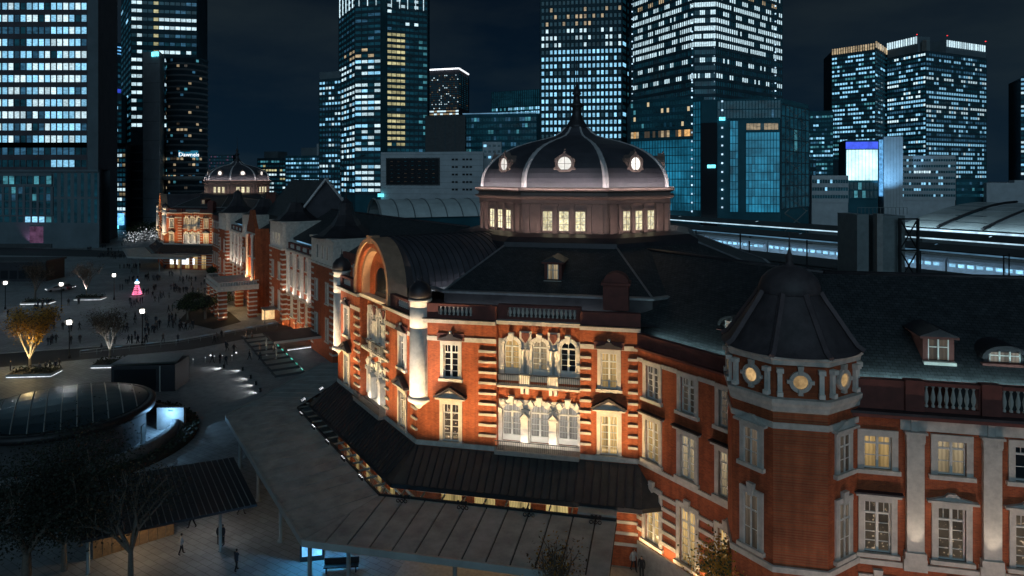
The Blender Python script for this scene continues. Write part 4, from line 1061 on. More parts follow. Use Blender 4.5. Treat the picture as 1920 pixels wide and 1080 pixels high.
# floodlights clamped to the canopy's inner edge, three heads each
def m_flood():
    b = MB(); b.box(-.42, .42, -.05, .05, 0, .07)
    for x in (-.3, 0, .3): b.box(x - .09, x + .09, -.09, .09, .08, .26)
    return b.mesh('floodlight', 'iron')
def m_head():
    b = MB()
    for x in (-.3, 0, .3): b.box(x - .07, x + .07, .092, .1, .1, .24); b.box(x - .06, x + .06, -.05, .05, .262, .27)
    return b.mesh('lamp_glass', 'led_white')
for F, ts in ((faceW, (-9.0, -4.6, -.2, 4.2, 8.6)), (faceNW, (6, 10)), (faceSW, (-9.5, -5, 0, 5))):
    for t in ts:
        o = F.put('floodlight', cached('flood', m_flood), t, 5.52, CN, 28.75 - AP)
        if F is not faceSW: obj('lamp_glass', cached('fhead', m_head), o)
# railings of small dark snow guards on the panels
for t in (-9.6, -4.8, .2, 5.0):
    b = m_ring(.1, .14, -.03, .03, 10); me = b.mesh('snow_guard', 'iron')
    for k in range(3): faceSW.put('snow_guard', me, t - .3 + k * .3, 5.52, CN, 29.2 - AP)

# ---------------------------------------------------------------- the station's own lighting and added floods
def pav_lights(off, k=1.0):
    def sh(F): return Frame(F.o.x, F.o.y + off, math.atan2(F.n.y, F.n.x))
    SW, W_ = sh(faceSW), sh(faceW)
    for F, lo, hi in ((SW, -9.6, 7.8), (W_, -9.6, 9.6)):
        strip(F, lo, -3.8, 1.3, 8.15, (-.30, 1), 60 * k, WARM, spread=120); strip(F, 3.8, hi, 1.3, 8.15, (-.30, 1), 54 * k, WARM, spread=120)
        strip(F, lo, hi, 4.0, 6.1, (-1, 2.5), 1120 * k, WARM, spread=70)
        strip(F, -3.2, 3.2, .3, 8.5, (-.42, 1), 95 * k, WHITE)
        strip(F, -3.2, 3.2, -.15, 13.4, (-.35, 1), 20 * k, (1, .78, .5))
    strip(W_, -3.0, 3.0, .8, 18.6, (-.5, 1), 130 * k, WARM)
    for q in range(8):
        F = Frame(10.7 * math.cos(PI / 4 * q), off + 10.7 * math.sin(PI / 4 * q), PI / 4 * q)
        if q in (1,): continue
        strip(F, -4.2, 4.2, .45, 28.9, (-.75, 1), 140 * k, (1, .88, .86))          # up the dome
        strip(F, -4.2, 4.2, 1.1, 24.5, (-.42, 1), 74 * k, (1, .74, .66))           # up the drum
pav_lights(0); pav_lights(SPAN, .62)
for (x, y) in ((-AP, -HS), (-AP, HS)):
    nn = Vector((x, y, 0)).normalized()
    for oy in (0, SPAN):
        spot((x + nn.x * 10.3, y + oy + nn.y * 10.3, 5.7), (x * .985, y * .985 + oy, 15.6), 15000 if oy == 0 else 9000, (1, .84, .66), 32, .8, parent=ST)
# ground floor and pilasters of the south range and wing
for s in (26.2, 29.75, 33.1): strip(FS, s - .8, s + .8, .55, 2.4, (-.5, 1), 32, WARM)
strip(FS, 23.2, 25.0, .9, 2.4, (-.5, 1), 40, WARM)
for t in (23.95, 27.9, 31.85): spot(FWg.p(t, 1.0, 7.75), FWg.p(t, -.1, 13.5), 260, (1, .84, .66), 46, .8, parent=ST)
for t in (22.0, 25.9, 29.85): spot(FWg.p(t, 1.4, 7.7), FWg.p(t, 0, 11), 60, (1, .72, .5), 70, .9, parent=ST)
strip(FWg, 20, 40, -.46, 18.22, (-1, .30), 200, (.55, .88, .92)); strip(FS, 24, 34, -.42, 18.2, (-1, .30), 70, (.55, .88, .92))
strip(faceSW, -9, 5.5, -2.3, 18.8, (-.7, 1), 26, (.75, .88, 1)); strip(Frame(-17, -7.4, -PI / 2), -4.5, 4.5, 0, 18.8, (-.75, 1), 120, (.85, .9, 1)); strip(faceW, -9, -4.5, -2.0, 18.9, (-.9, .6), 24, (.75, .88, 1))
strip(faceSW, -2.6, 2.9, -1.5, 18.7, (.7, .6), 9, (.7, .95, .95)); strip(faceSW, -8.3, -5.4, -1.0, 18.7, (.7, .6), 5, (.7, .95, .95)); strip(FWg, 24.5, 31.3, -1.0, 16.6, (.6, .7), 10, (.75, .95, .95))
# unseen warm floods, added to wash the wing, the turret and the south range
NEUT = (1.0, .74, .60)
strip(FWg, 17, 42, 8.0, .6, (-1, 1.25), 400, NEUT, .2, spread=110); strip(FS, 23, 33, 8.0, .6, (-1, 1.3), 150, NEUT, .2, spread=110)
# range lighting
for u0, u1 in ((58, 79), (119, 140)):
    F = FR(-12.2)
    strip(F, -u1, -u0, 1.0, 7.2, (-.35, 1), 240, (1, .9, .78)); strip(F, -u1, -u0, 1.1, .3, (-.4, 1), 300, WARM)
strip(FR(-15.4), -101, -97, .3, 7.6, (-.5, 1), 700, (1, .5, .2)); strip(FR(-15.4), -104, -94, 1.2, 7.3, (-.4, 1), 200, WARM)
strip(FR(-15.4), -105, -93, 4.5, 5.9, (0, -1), 500, WARM, 2.0)
for t in (-107.5, -91): spot(FR(-15.4).p(t, 8.6, .3), FR(-15.4).p(t + (.7 if t < -100 else -.7), 7.2, 5), 420, WARM, 70, .6, parent=ST)
for u in (24, 27, 30, 34, 38, 42, 153, 158, 163, 168, 172): spot(FR(-11.9).p(-u, 1.0, .4), FR(-11.9).p(-u, 0, 6), 150, WARM, 70, .8, parent=ST)
strip(FR(-13.6), -150, -48, 9.0, .5, (-1, .9), 1150, (1, .64, .38), .2, spread=110); strip(FR(-13.6), -57.5, -46.5, 1.4, 15.9, (-.6, 1), 7, (.8, .92, 1)); strip(FR(-13.6), -151, -141, 1.4, 15.9, (-.6, 1), 10, (.8, .92, 1))
for u0, u1 in ((79.5, 89), (109, 118.5)): strip(FR(-13.4), -u1, -u0, 1.4, 15.9, (-.6, 1), 12, (.85, .92, 1))
strip(Frame(gx, gy - 2.2, -PI / 2), -5, 5, 0, 20.6, (-.5, 1), 14, (1, .85, .8))
# under the entrance canopy: warm hall light seen through the glass strip
for F, lo, hi in ((faceSW, -10, 6), (faceW, -10, 10)):
    strip(F, lo, hi, 2.4, 5.2, (-.3, -1), 85, WARM, .3)
MB().box(-10, 8, -8.5, -.3, .004, .012).build('entrance_floor', 'granite', ST, faceSW.p(0), faceSW.rz)
# ================================================================= plaza
# road, kerbs and paler pavements
rp = [at(-60, 640), at(640, 600), at(660, 650), at(360, 665), at(250, 690), at(-80, 745)]
b = MB()
def sheet(name, pts, z, mt): 
    b = MB(); b.poly([(p[0], p[1], z) for p in pts]); return b.build(name, mt, kind='structure')
sheet('plaza_lane', [at(-120, 672), at(330, 640), at(640, 585), at(655, 597), at(360, 655), at(-120, 700)], .004, 'asphalt')
sheet('drive', [at(330, 690), at(430, 678), at(485, 700), at(505, 730), at(470, 790), at(420, 840), at(350, 800), at(340, 745)], .004, 'concrete')
sheet('road', [at(-40, 462), at(330, 474), at(330, 484), at(-40, 478)], .006, 'asphalt')
k_ = MB()
for a, c in ((at(-120, 672), at(330, 640)), (at(330, 640), at(640, 585))): k_.beam((a.x, a.y, .05), (c.x, c.y, .05), .16)
k_.build('kerb', 'concrete', kind='structure')

ORD = ('first', 'second', 'third', 'fourth', 'fifth', 'sixth', 'seventh', 'eighth', 'ninth')
# ---- low light-topped railing along the lane
ra, rb, rc = at(150, 668), at(330, 648), at(640, 590)
for i, (a, c, lab) in enumerate(((ra, rb, 'low railing with a lit top rail along the lane, left stretch'), (rb, rc, 'low railing with a lit top rail along the lane, stretch toward the station'))):
    L_ = (c - a).length; t = thing('railing', lab, 'railing', (a.x, a.y, 0), math.atan2(c.y - a.y, c.x - a.x)); n = int(L_ / 2.2)
    for k in range(n + 1): MB().box(-.03, .03, -.03, .03, 0, .95).build('post', 'steel_grey', t, (k * L_ / n, 0, 0))
    MB().box(0, L_, -.03, .03, .95, 1.0).build('top_rail', 'canopy_edge', t); MB().box(0, L_, -.02, .02, .5, .53).build('mid_rail', 'canopy_edge', t)
    for k in range(0, n, 2): MB().box(.2, 1.3, -.035, .035, .90, .945).build('rail_light', 'strip_soft', t, (k * L_ / n, 0, 0))
# ---- street lamps
def m_lamp_post(): return MB().lathe([(.22, 0), (.22, .5), (.12, .6), (.09, 1.2), (.075, 5.4), (.13, 5.45), (.13, 5.55), (.05, 5.6)], 10).mesh('post', 'lamp_post')
def m_lamp_head():
    b = MB(); b.box(-.5, .5, -.5, .5, 6.42, 6.48); b.box(-.5, .5, -.5, .5, 5.6, 5.64); b.lathe([(.2, 6.48), (.06, 6.6), (.03, 6.85)], 8)
    for x in (-.48, .48):
        for y in (-.48, .48): b.box(x - .03, x + .03, y - .03, y + .03, 5.64, 6.42)
    return b.mesh('lantern_frame', 'lamp_post')
def m_lamp_glass(): return MB().lathe([(.32, 5.66), (.40, 5.8), (.40, 6.25), (.32, 6.4)], 8).mesh('lamp_glass', 'lamp_glass')
lamps = [((130, 672), 'lit street lamp beside the golden tree near the left planter'), ((267, 646), 'lit street lamp standing right of the bare tree, front row'), ((10, 580), 'lit street lamp at the far left edge of the plaza'),
         ((115, 583), 'lit street lamp beside the parked white car'), ((214, 562), 'lit street lamp between the lit bare tree and the glowing sculpture')]
for (px, py), lab in lamps:
    t = thing('street_lamp', lab, 'street lamp', at(px, py), .3, 'square lantern lamps on the plaza')
    obj('post', cached('lpost', m_lamp_post), t); obj('lantern_frame', cached('lhead', m_lamp_head), t); obj('lamp_glass', cached('lglass', m_lamp_glass), t)
    point((0, 0, 6.0), 3800, (.92, .96, 1.0), .45, t)

# ---- trees: trunk > branches, crown of small leaves
def tree(name, lab, cat, loc, h, spread, leaf, nleaf, seed, trunk_h=.25, lsize=.16, group=None, dens=1.0, upright=1.0, r0=None, levels=4, vase=1.0):
    rnd = random.Random(seed); root = thing(name, lab, cat, loc, rnd.random() * 6, group)
    b = MB(); tips = []
    r0 = r0 or h * .022
    def grow(p, d, L, r, lev):
        L *= vase if lev == 1 else 1
        q = p + d * L; b.tube(p, q, r, r * .68, n=6 if lev < 2 else 4, cap=False)
        if lev >= 2: tips.append((q, L)); tips.append((p.lerp(q, .5), L))
        if lev == levels: return
        for _ in range((6 if vase > 1 else 4) if lev == 0 else 3 if lev < 3 else 2):
            ax = Vector((rnd.uniform(-1, 1), rnd.uniform(-1, 1), 0)); 
            if ax.length < .1: ax = Vector((1, 0, 0))
            ax.normalize(); nd = (d * upright + ax * spread * rnd.uniform(.5, 1.1) + Vector((0, 0, .12))).normalized()
            grow(q if rnd.random() < .7 or lev == 0 else p.lerp(q, .7), nd, L * rnd.uniform(.62, .85), r * .6, lev + 1)
    th = h * trunk_h
    grow(Vector((0, 0, 0)), Vector((0, 0, 1)), th, r0, 0)
    mz = max(q.z for q, _ in tips); s = h / mz
    b.v = [(x * s, y * s, z * s) for x, y, z in b.v]; tips = [(q * s, L * s) for q, L in tips]
    b.build('trunk', 'bark', root)
    if nleaf:
        c = MB()
        for _ in range(nleaf):
            q, L = rnd.choice(tips); o = Vector((rnd.gauss(0, 1), rnd.gauss(0, 1), rnd.gauss(0, .8))) * (.26 * h * .25 * dens)
            p = q + o; u = Vector((rnd.uniform(-1, 1), rnd.uniform(-1, 1), rnd.uniform(-.6, .6))).normalized(); v = u.orthogonal().normalized()
            a = lsize * rnd.uniform(.6, 1.4)
            c.poly([p - u * a, p + v * a * .6, p + u * a, p - v * a * .6], rnd.randrange(len(leaf)))
        c.build('crown', leaf, root)
    return root
def planter(px, py, wpx, lab, rz=.1, hedge=True):
    """low bed with a strip of light under its rim"""
    c = at(px, py); wd = wpx / FPX * c.y
    t = thing('planter_bed', lab, 'planter', c, rz)
    b = MB(); b.box(-wd / 2, wd / 2, 0, wd * .5, .14, .5); b.build('rim', 'concrete', t)
    MB().box(-wd / 2 + .15, wd / 2 - .15, .15, wd * .5 - .15, .5, .55).build('soil', 'soil', t)
    MB().box(-wd / 2 + .04, wd / 2 - .04, .03, wd * .5 - .04, .06, .14).build('light_strip', 'led_white', t)
    rnd = random.Random(px); b = MB()
    for _ in range(380):
        p = Vector((rnd.uniform(-wd / 2 + .2, wd / 2 - .2), rnd.uniform(.2, wd * .5 - .2), .5 + rnd.random() ** 2 * .7)); a = rnd.uniform(.08, .2)
        u = Vector((rnd.uniform(-1, 1), rnd.uniform(-1, 1), rnd.uniform(-.5, 1))).normalized(); v = u.orthogonal()
        b.poly([p - u * a, p + v * a * .6, p + u * a, p - v * a * .6])
    b.build('shrubs', 'hedge_leaf', t, kind='stuff')
    return t
planter(53, 708, 80, 'light-rimmed planter bed under the golden tree'); planter(215, 690, 86, 'light-rimmed planter bed beside the black cube building')
planter(64, 571, 50, 'light-rimmed planter bed under the dark bare tree at far left'); planter(163, 563, 48, 'light-rimmed planter bed under the sparkling bare tree')
tree('zelkova_tree', 'golden autumn tree lit from below in the planter nearest the camera', 'tree', at(56, 690), 9.2, .50, ['leaf_yellow', 'leaf_yellow', 'leaf_brown'], 9000, 3, .13, .12, 'zelkova trees on the plaza', .9, vase=2.3)
tree('zelkova_tree', 'nearly bare pale-limbed tree between the two front street lamps', 'tree', at(206, 672), 9.0, .52, ['leaf_brown', 'leaf_dark'], 3200, 5, .13, .10, 'zelkova trees on the plaza', .9, vase=2.3)
tree('zelkova_tree', 'dark bare tree standing at the far left in front of the dark pavilion', 'tree', at(66, 560), 9.5, .52, ['leaf_dark', 'leaf_brown'], 2600, 8, .14, .13, 'zelkova trees on the plaza', .9, vase=2.2)
tree('zelkova_tree', 'bare tree with bright lamps in its limbs left of the middle street lamp', 'tree', at(162, 553), 8.5, .55, ['leaf_brown'], 1300, 11, .14, .12, 'zelkova trees on the plaza', .9, vase=2.2)
for px, py, e, c in ((56, 684, 2600, (1, .75, .35)), (206, 668, 700, (.9, .95, 1)), (162, 550, 2600, (1, .85, .9)), (66, 556, 600, (.95, .95, 1))):
    p = at(px, py); spot((p.x + 1.2, p.y - 3.6, .8), (p.x, p.y, 5.6), e, c, 70, .7, .1)

p = at(56, 690); point((p.x + .9, p.y - 2.2, 4.6), 420, (1, .74, .34), .25); point((p.x - .2, p.y - 1.6, 3.4), 200, (1, .74, .34), .2)
# ---- glowing light sculpture of stacked rings
p = at(257, 553); t = thing('light_sculpture', 'glowing red and white light sculpture in the open plaza', 'sculpture', p)
b = MB()
for k in range(6):
    r = 1.1 - k * .13; n = 16
    for q in range(n):
        a, c = 2 * PI * q / n, 2 * PI * (q + 1) / n; b.tube((r * math.cos(a), r * math.sin(a), .2 + k * .42), (r * math.cos(c), r * math.sin(c), .28 + k * .42), .07, n=5)
b.build('ring_coil', 'led_pink', t)
b = MB(); b.lathe([(.1, 2.7), (.5, 2.85), (.62, 3.1), (.45, 3.4), (.1, 3.5)], 12); b.build('crown', 'led_white', t); MB().lathe([(.28, 3.5), (.2, 3.8), (.02, 4.1)], 10).build('tip', 'led_blue', t)
MB().lathe([(1.4, 0), (1.4, .15), (.15, .2), (.12, 3.4)], 12).build('base', 'iron', t)

# ---- parked car
def car(loc, rz, lab, paint, group=None):
    t = thing('parked_car', lab, 'car', loc, rz, group)
    b = MB(); P = [(-2.2, .35), (2.2, .35), (2.25, .75), (1.9, .95), (1.15, 1.02), (.55, 1.48), (-1.1, 1.5), (-1.75, 1.05), (-2.25, .95)]
    b.extrude_y(P, -.88, .88); b.build('body', paint, t)
    b = MB(); G = [(1.0, 1.03), (.5, 1.42), (-1.05, 1.44), (-1.6, 1.06)]
    for s in (-1, 1): b.extrude_y(G, s * .885, s * .90)
    b.build('side_window', 'glass_dark', t)
    for x in (-1.4, 1.4):
        for y in (-.8, .8):
            q = MB(); q.tube((0, -.12, 0), (0, .12, 0), .33, n=14); q.build('wheel', 'rubber', t, (x, y, .33))
    for y in (-.62, .62):
        MB().box(2.2, 2.28, y - .2, y + .2, .62, .78).build('headlight', 'led_white', t); MB().box(-2.29, -2.22, y - .18, y + .18, .68, .84).build('tail_light', 'led_red', t)
    return t
car(at(105, 546), -2.3, 'white car with its headlights on under the street lamp', 'car_paint'); car(at(122, 543), .1, 'dark car behind the white car under the street lamp', 'dark_panel')

# ---- low dark pavilion, far left
p = at(95, 520, 0); t = thing('plaza_pavilion', 'low dark flat-roofed pavilion at the far left of the plaza', 'building', at(35, 528), .05)
MB().box(-16, 7.5, 0, 9, 0, 5.5).build('wall', 'dark_panel', t); MB().box(-16.4, 7.9, -.4, 9.4, 5.5, 6.0).build('roof', 'concrete_dark', t)
for k in range(9): MB().box(-15 + k * 2.5, -13.0 + k * 2.5, -.05, .0, .8, 3.2).build('window', 'glass_dark', t)
# ---- black cube lift house with pale canopy
t = thing('lift_house', 'black box-shaped lift house with glass corner beside the round skylight', 'building', at(270, 735), .08)
MB().box(-4.4, 4.2, 0, 5.0, 0, 3.7).build('wall', 'dark_panel', t)
b = MB(); b.poly([(-4.5, -.1, 3.72), (4.4, -.1, 3.95), (3.4, 5.1, 3.95), (-4.5, 5.1, 3.72)]); b.poly([(-4.5, -.1, 3.95), (4.4, -.1, 4.15), (3.4, 5.1, 4.15), (-4.5, 5.1, 3.95)]); b.build('roof', 'steel_grey', t)
MB().box(2.1, 2.25, -.12, -.02, 0, 3.6).build('corner_post', 'canopy_edge', t); MB().box(-4.0, 1.6, -.05, -.01, .3, 3.2).build('glass_pane', 'glass_dark', t)

# ---- round skylight drum with ramp ring
c0 = Vector((-50.4, 76.5, 0)); RT = thing('round_skylight', 'round glass-roofed skylight drum ringed by a concrete ramp wall', 'skylight', c0)
MB().lathe([(8.3, 0), (8.3, 3.3), (8.9, 3.5), (8.9, 4.1), (8.5, 4.15)], 64, cap=False).build('drum_wall', 'concrete_dark', RT)
MB().lathe([(9.0, 3.45), (9.3, 3.5), (9.3, 4.2), (8.6, 4.3), (8.6, 4.15)], 64, cap=False).build('dark_rim', 'iron', RT)
for k in range(12):
    x0, x1 = -8.5 + k * 17 / 12 + .05, -8.5 + (k + 1) * 17 / 12 - .05; n = 8
    P = [(x0 + (x1 - x0) * q / n) for q in range(n + 1)]
    up = [(x, math.sqrt(max(0, 8.5 ** 2 - x * x))) for x in P]; dn = [(x, -y) for x, y in reversed(up)]
    b = MB(); zf = lambda x, y: 4.35 + .9 * (1 - (x * x + y * y) / 72)
    for q in range(n):
        (xa, ya), (xb, yb) = up[q], up[q + 1]
        for e in range(8):
            f0, f1 = -1 + e / 4, -1 + (e + 1) / 4
            b.poly([(xa, ya * f0, zf(xa, ya * f0)), (xb, yb * f0, zf(xb, yb * f0)), (xb, yb * f1, zf(xb, yb * f1)), (xa, ya * f1, zf(xa, ya * f1))], 0, True)
    b.build('glass_pane', 'glass_teal', RT, rz=TH)
    b = MB(); xs = x0 - .05; yy = math.sqrt(max(0, 8.5 ** 2 - xs * xs))
    if yy > .5:
        for q in range(8):
            ya, yb = -yy + q * yy / 4, -yy + (q + 1) * yy / 4
            b.beam((xs, ya, 4.4 + .9 * (1 - (xs * xs + ya * ya) / 72)), (xs, yb, 4.4 + .9 * (1 - (xs * xs + yb * yb) / 72)), .09)
        b.build('glazing_bar', 'canopy_edge', RT, rz=TH)
MB().lathe([(11.0, 0), (11.0, 1.25), (11.75, 1.25), (11.75, 0)], 72, cap=False).build('ramp_wall', 'concrete_mid', RT)
b = MB(); rnd = random.Random(4)
for k in range(2600):
    a = rnd.uniform(0, 2 * PI); r = rnd.uniform(12.2, 13.9); q = Vector((r * math.cos(a), r * math.sin(a), rnd.uniform(.1, .75))); s = rnd.uniform(.1, .24)
    u = Vector((rnd.uniform(-1, 1), rnd.uniform(-1, 1), rnd.uniform(-1, 1))).normalized(); v = u.orthogonal(); b.poly([q - u * s, q + v * s * .7, q + u * s, q - v * s * .7])
hd = MB().lathe([(12.1, 0), (12.1, .45), (13.9, .45), (13.9, 0)], 72, cap=False); hd.v += []; o = hd.build('ring_bed', 'soil', RT); b.build('ring_hedge', 'hedge_leaf', RT, kind='stuff')
MB().box(9.0, 9.12, -.4, .4, 0, 2.2).build('ramp_door', 'steel_grey', RT)
b = MB(); b.poly([(8.4 * math.cos(-.2), 8.4 * math.sin(-.2), .3), (8.4 * math.cos(-.2), 8.4 * math.sin(-.2), 2.6), (11 * math.cos(-.2), 11 * math.sin(-.2), 2.6), (11 * math.cos(-.2), 11 * math.sin(-.2), .3)]); 
MB().box(8.2, 11.4, 4.6, 5.2, 0, 2.6).build('end_wall', 'concrete', RT)
MB().box(9.6, 10.4, 4.5, 4.6, 2.2, 2.35).build('ramp_lamp', 'led_blue', RT)
point((9.9, 3.4, 2.1), 420, (.30, .62, 1.0), .2, RT)

# ---- low dark canopy with lit shop front, bottom left
q0, q1, q2, q3 = at(438, 857, 3.6), at(482, 945, 3.6), at(150, 1015, 3.6), at(140, 905, 3.6)
DC = thing('bus_shelter', 'long dark flat canopy over a lit shop front at lower left', 'canopy', (q1.x, q1.y, 0))
def rel(p): return (p.x - q1.x, p.y - q1.y)
MB().prism([rel(q2), rel(q1), rel(q0), rel(q3)], 3.42, 3.6).build('roof_slab', 'dark_panel', DC)
for k in range(1, 26):
    f = k / 26; a = Vector(rel(q0)).lerp(Vector(rel(q3)), f); c = Vector(rel(q1)).lerp(Vector(rel(q2)), f)
    b = MB(); b.beam((a.x, a.y, 3.63), (c.x, c.y, 3.63), .05); b.build('roof_seam', 'steel_grey', DC)
for px, py in ((413, 1033), (165, 1075)):
    p = at(px, py); MB().lathe([(.2, 0), (.13, .05), (.13, 3.42)], 12, p.x - q1.x, p.y - q1.y).build('post', 'steel_grey', DC)
pa, pb = at(180, 1062), at(335, 1012); v = (pb - pa); n_ = Vector((-v.y, v.x, 0)).normalized()
for k in range(9):
    a = pa + v * (k / 9) + n_ * 1.2; c = pa + v * ((k + .94) / 9) + n_ * 1.2
    b = MB(); b.prism([(a.x - q1.x, a.y - q1.y), (c.x - q1.x, c.y - q1.y), (c.x - q1.x + n_.x * .1, c.y - q1.y + n_.y * .1), (a.x - q1.x + n_.x * .1, a.y - q1.y + n_.y * .1)], 0, 3.2)
    b.build('shop_panel', 'wood', DC)
m_ = (pa + pb) / 2
l_ = MB().box(-.3, .3, -.1, .1, 0, .06).build('ceiling_lamp', 'shop', DC, (m_.x - q1.x, m_.y - q1.y, 3.3))
point((m_.x, m_.y - .2, 3.0), 120, (1, .66, .36), .2); pz = at(395, 1005); point((pz.x, pz.y, 3.1), 100, (1, .92, .86), .2)
MB().box(-.3, .3, -.1, .1, 0, .06).build('ceiling_lamp', 'shop', DC, (pz.x - q1.x, pz.y - q1.y, 3.3))

# ---- paved drive lights, bollards, glass-block steps
for i, (px, py) in enumerate(((362, 683), (385, 680), (402, 677), (417, 676), (435, 676))):
    t = thing('bollard', ORD[i] + ' slim pale bollard from the left along the curved drive edge', 'bollard', at(px, py), 0, 'bollards along the drive')
    MB().lathe([(.07, 0), (.07, .95), (.03, 1.0)], 8).build('shaft', 'canopy_edge', t); MB().lathe([(.075, .8), (.075, .86)], 8).build('lamp_ring', 'led_white', t)
for i, (px, py, e) in enumerate(((455, 695, 55), (470, 710, 50), (480, 722, 50), (488, 735, 50), (420, 690, 60), (345, 690, 60))):
    p = at(px, py); t = thing('drive_light', ('low drive light where the curve begins to bend', 'low drive light second along the bend toward the canopy', 'low drive light third along the bend toward the canopy', 'low drive light nearest the grey canopy corner', 'low drive light below the last slim bollard', 'low drive light beside the black lift house')[i], 'light', p, 0, 'lights along the drive')
    MB().box(-.12, .12, -.12, .12, 0, .5).box(-.14, .14, -.14, .14, .5, .55).build('housing', 'iron', t); MB().box(-.13, -.121, -.1, .1, .25, .42).build('lamp_glass', 'led_white', t)
    spot((p.x - .15, p.y, .5), (p.x - 4.0, p.y - 1.5, 0), e * 4, (.95, .97, 1), 120, .8, .1)
a, c = at(478, 632), at(540, 700)
for k in range(9):
    p = a.lerp(c, k / 8); t = thing('ventilation_grille', ORD[k] + ' flat green-lit grille slab counted from the porch end of the row', 'grille', (p.x, p.y, 0), TH, 'green-lit grille slabs in a row')
    MB().box(-2.2, 2.2, -1.3, 1.3, .0, .28).build('slab', 'concrete_dark', t); MB().box(-2.0, 2.0, -1.0, 1.0, .28, .31).build('grating', 'steel_grey', t)
    MB().box(2.05, 2.15, -.5, .5, .28, .42).build('edge_lamp', 'led_green', t); spot((2.0, 0, .9), (-2, 0, .3), 6, (.35, 1, .8), 130, .9, .1, t)
for i, (px, py) in enumerate(((325, 672), (395, 667), (443, 662), (500, 668), (505, 680), (515, 690))):
    t = thing('ground_marker', ORD[i] + ' tiny white marker light from the left, set in the paving', 'light', at(px, py), 0, 'marker lights in the paving'); MB().lathe([(.12, 0), (.12, .12), (.08, .16)], 8).build('lens', 'led_white', t)

# ---- taxi shelter beside the range: dark roof, lit bench
c = at(565, 660); t = thing('taxi_shelter', 'dark glass-roofed shelter beside the brick range', 'shelter', (c.x, c.y, 0), TH)
MB().box(-5.5, 5.5, -4, 4, 3.0, 3.25).build('roof', 'dark_panel', t); MB().box(-5.5, 5.5, -4.15, -4.02, 2.9, 3.3).build('fascia', 'canopy_edge', t)
for x in (-5, 5):
    for y in (-3.5, 3.5): MB().box(x - .1, x + .1, y - .1, y + .1, 0, 3).build('post', 'steel_grey', t)
MB().box(-2, 2, 1.2, 1.8, .4, .5).build('bench', 'concrete', t); MB().box(-2, 2, 1.15, 1.2, .25, .38).build('light_strip', 'led_white', t)
MB().box(5.1, 5.2, -3, 0, .2, 2.6).build('sign_panel', 'led_blue', t); point((0, 0, 2.7), 40, (.85, .92, 1), .2, t)
c = at(520, 602); t = thing('bus_kiosk', 'small lit glass kiosk beside the porch', 'kiosk', (c.x, c.y, 0), TH)
MB().box(-3, 3, -1.5, 1.5, 2.7, 2.95).build('roof', 'steel_grey', t); MB().box(-2.8, 2.8, 1.2, 1.3, .3, 2.6).build('back_panel', 'shop', t); MB().box(-2.8, 2.8, -1.3, 1.2, .0, .1).build('floor', 'concrete', t)
for x in (-2.8, 2.8): MB().box(x - .08, x + .08, -1.4, -1.24, 0, 2.7).build('post', 'steel_grey', t)
point((0, -.2, 2.4), 60, (1, .85, .6), .2, t)
# ---- shrubs by the porch
for i, (px, py, h, lab) in enumerate(((352, 600, 4.2, 'dark round shrub in the bed left of the porch'), (385, 598, 5.0, 'tall dark shrub nearest the lit porch pier'), (410, 588, 4.6, 'green shrub catching the porch light'), (362, 575, 3.4, 'low dark shrub at the back of the porch bed'), (400, 520, 3.0, 'flat dark shrub in front of the far pavilion'))):
    tree('garden_shrub', lab, 'shrub', at(px, py), h, 1.3, ['leaf_dark', 'leaf_green', 'hedge_leaf'], 1700, 40 + i, .12, .2, 'shrubs by the porch', 1.5)
sheet('flower_bed', [at(335, 602), at(400, 618), at(452, 604), at(430, 585), at(370, 565)], .05, 'soil')
# ---- dark trees in the lower left corner and a golden one by the range
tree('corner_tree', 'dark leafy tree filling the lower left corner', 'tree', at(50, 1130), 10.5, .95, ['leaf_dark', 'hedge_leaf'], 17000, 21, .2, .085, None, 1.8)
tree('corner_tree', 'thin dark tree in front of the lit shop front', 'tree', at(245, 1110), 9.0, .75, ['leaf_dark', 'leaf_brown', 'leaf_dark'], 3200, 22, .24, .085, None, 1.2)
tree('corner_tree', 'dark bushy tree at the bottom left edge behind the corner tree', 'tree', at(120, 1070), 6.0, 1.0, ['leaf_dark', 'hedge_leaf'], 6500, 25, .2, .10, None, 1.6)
tree('young_tree', 'golden leafed tree top before the ground floor windows of the brick range', 'tree', at(1345, 1225), 6.9, .80, ['leaf_yellow', 'leaf_green', 'leaf_yellow'], 4200, 23, .25, .09, None, 1.3)
tree('young_tree', 'slim yellowish tree top in front of the right end of the grey canopy', 'tree', at(1062, 1268), 8.0, .45, ['leaf_brown', 'leaf_yellow'], 1100, 24, .3, .1, None, 1.0)
p = at(1345, 1225); point((p.x - 1.2, p.y - 1.2, 3.0), 160, (1, .7, .35), .1)
# ---- row of trees and fairy lights along the far street
for i, (px, py, h) in enumerate(((15, 458, 7), (45, 459, 6), (78, 459, 7), (110, 460, 6), (133, 462, 5.5))):
    tree('street_tree', ORD[i] + ' low bushy street tree from the left under the pale-windowed tower', 'tree', at(px, py), h, 1.0, ['leaf_green', 'leaf_dark'], 900, 60 + i, .2, .35, 'street trees under the left tower', 1.6)
for i, (px, py, h) in enumerate(((252, 455, 7), (272, 452, 9), (292, 450, 9), (306, 452, 7))):
    r = tree('fairy_light_tree', ORD[i] + ' tree from the left hung with white fairy lights beside the far pavilion', 'tree', at(px, py), h, 1.0, ['leaf_green', 'leaf_dark'], 800, 70 + i, .2, .3, 'trees hung with white fairy lights', 1.6)
    b = MB(); rnd = random.Random(i)
    for _ in range(120):
        q = Vector((rnd.gauss(0, 2.2), rnd.gauss(0, 2.2), rnd.uniform(.5, h * .75))); s = rnd.uniform(.03, .09); b.box(q.x - s, q.x + s, q.y - s, q.y + s, q.z - s, q.z + s)
    b.build('fairy_lights', 'led_white', r, kind='stuff')
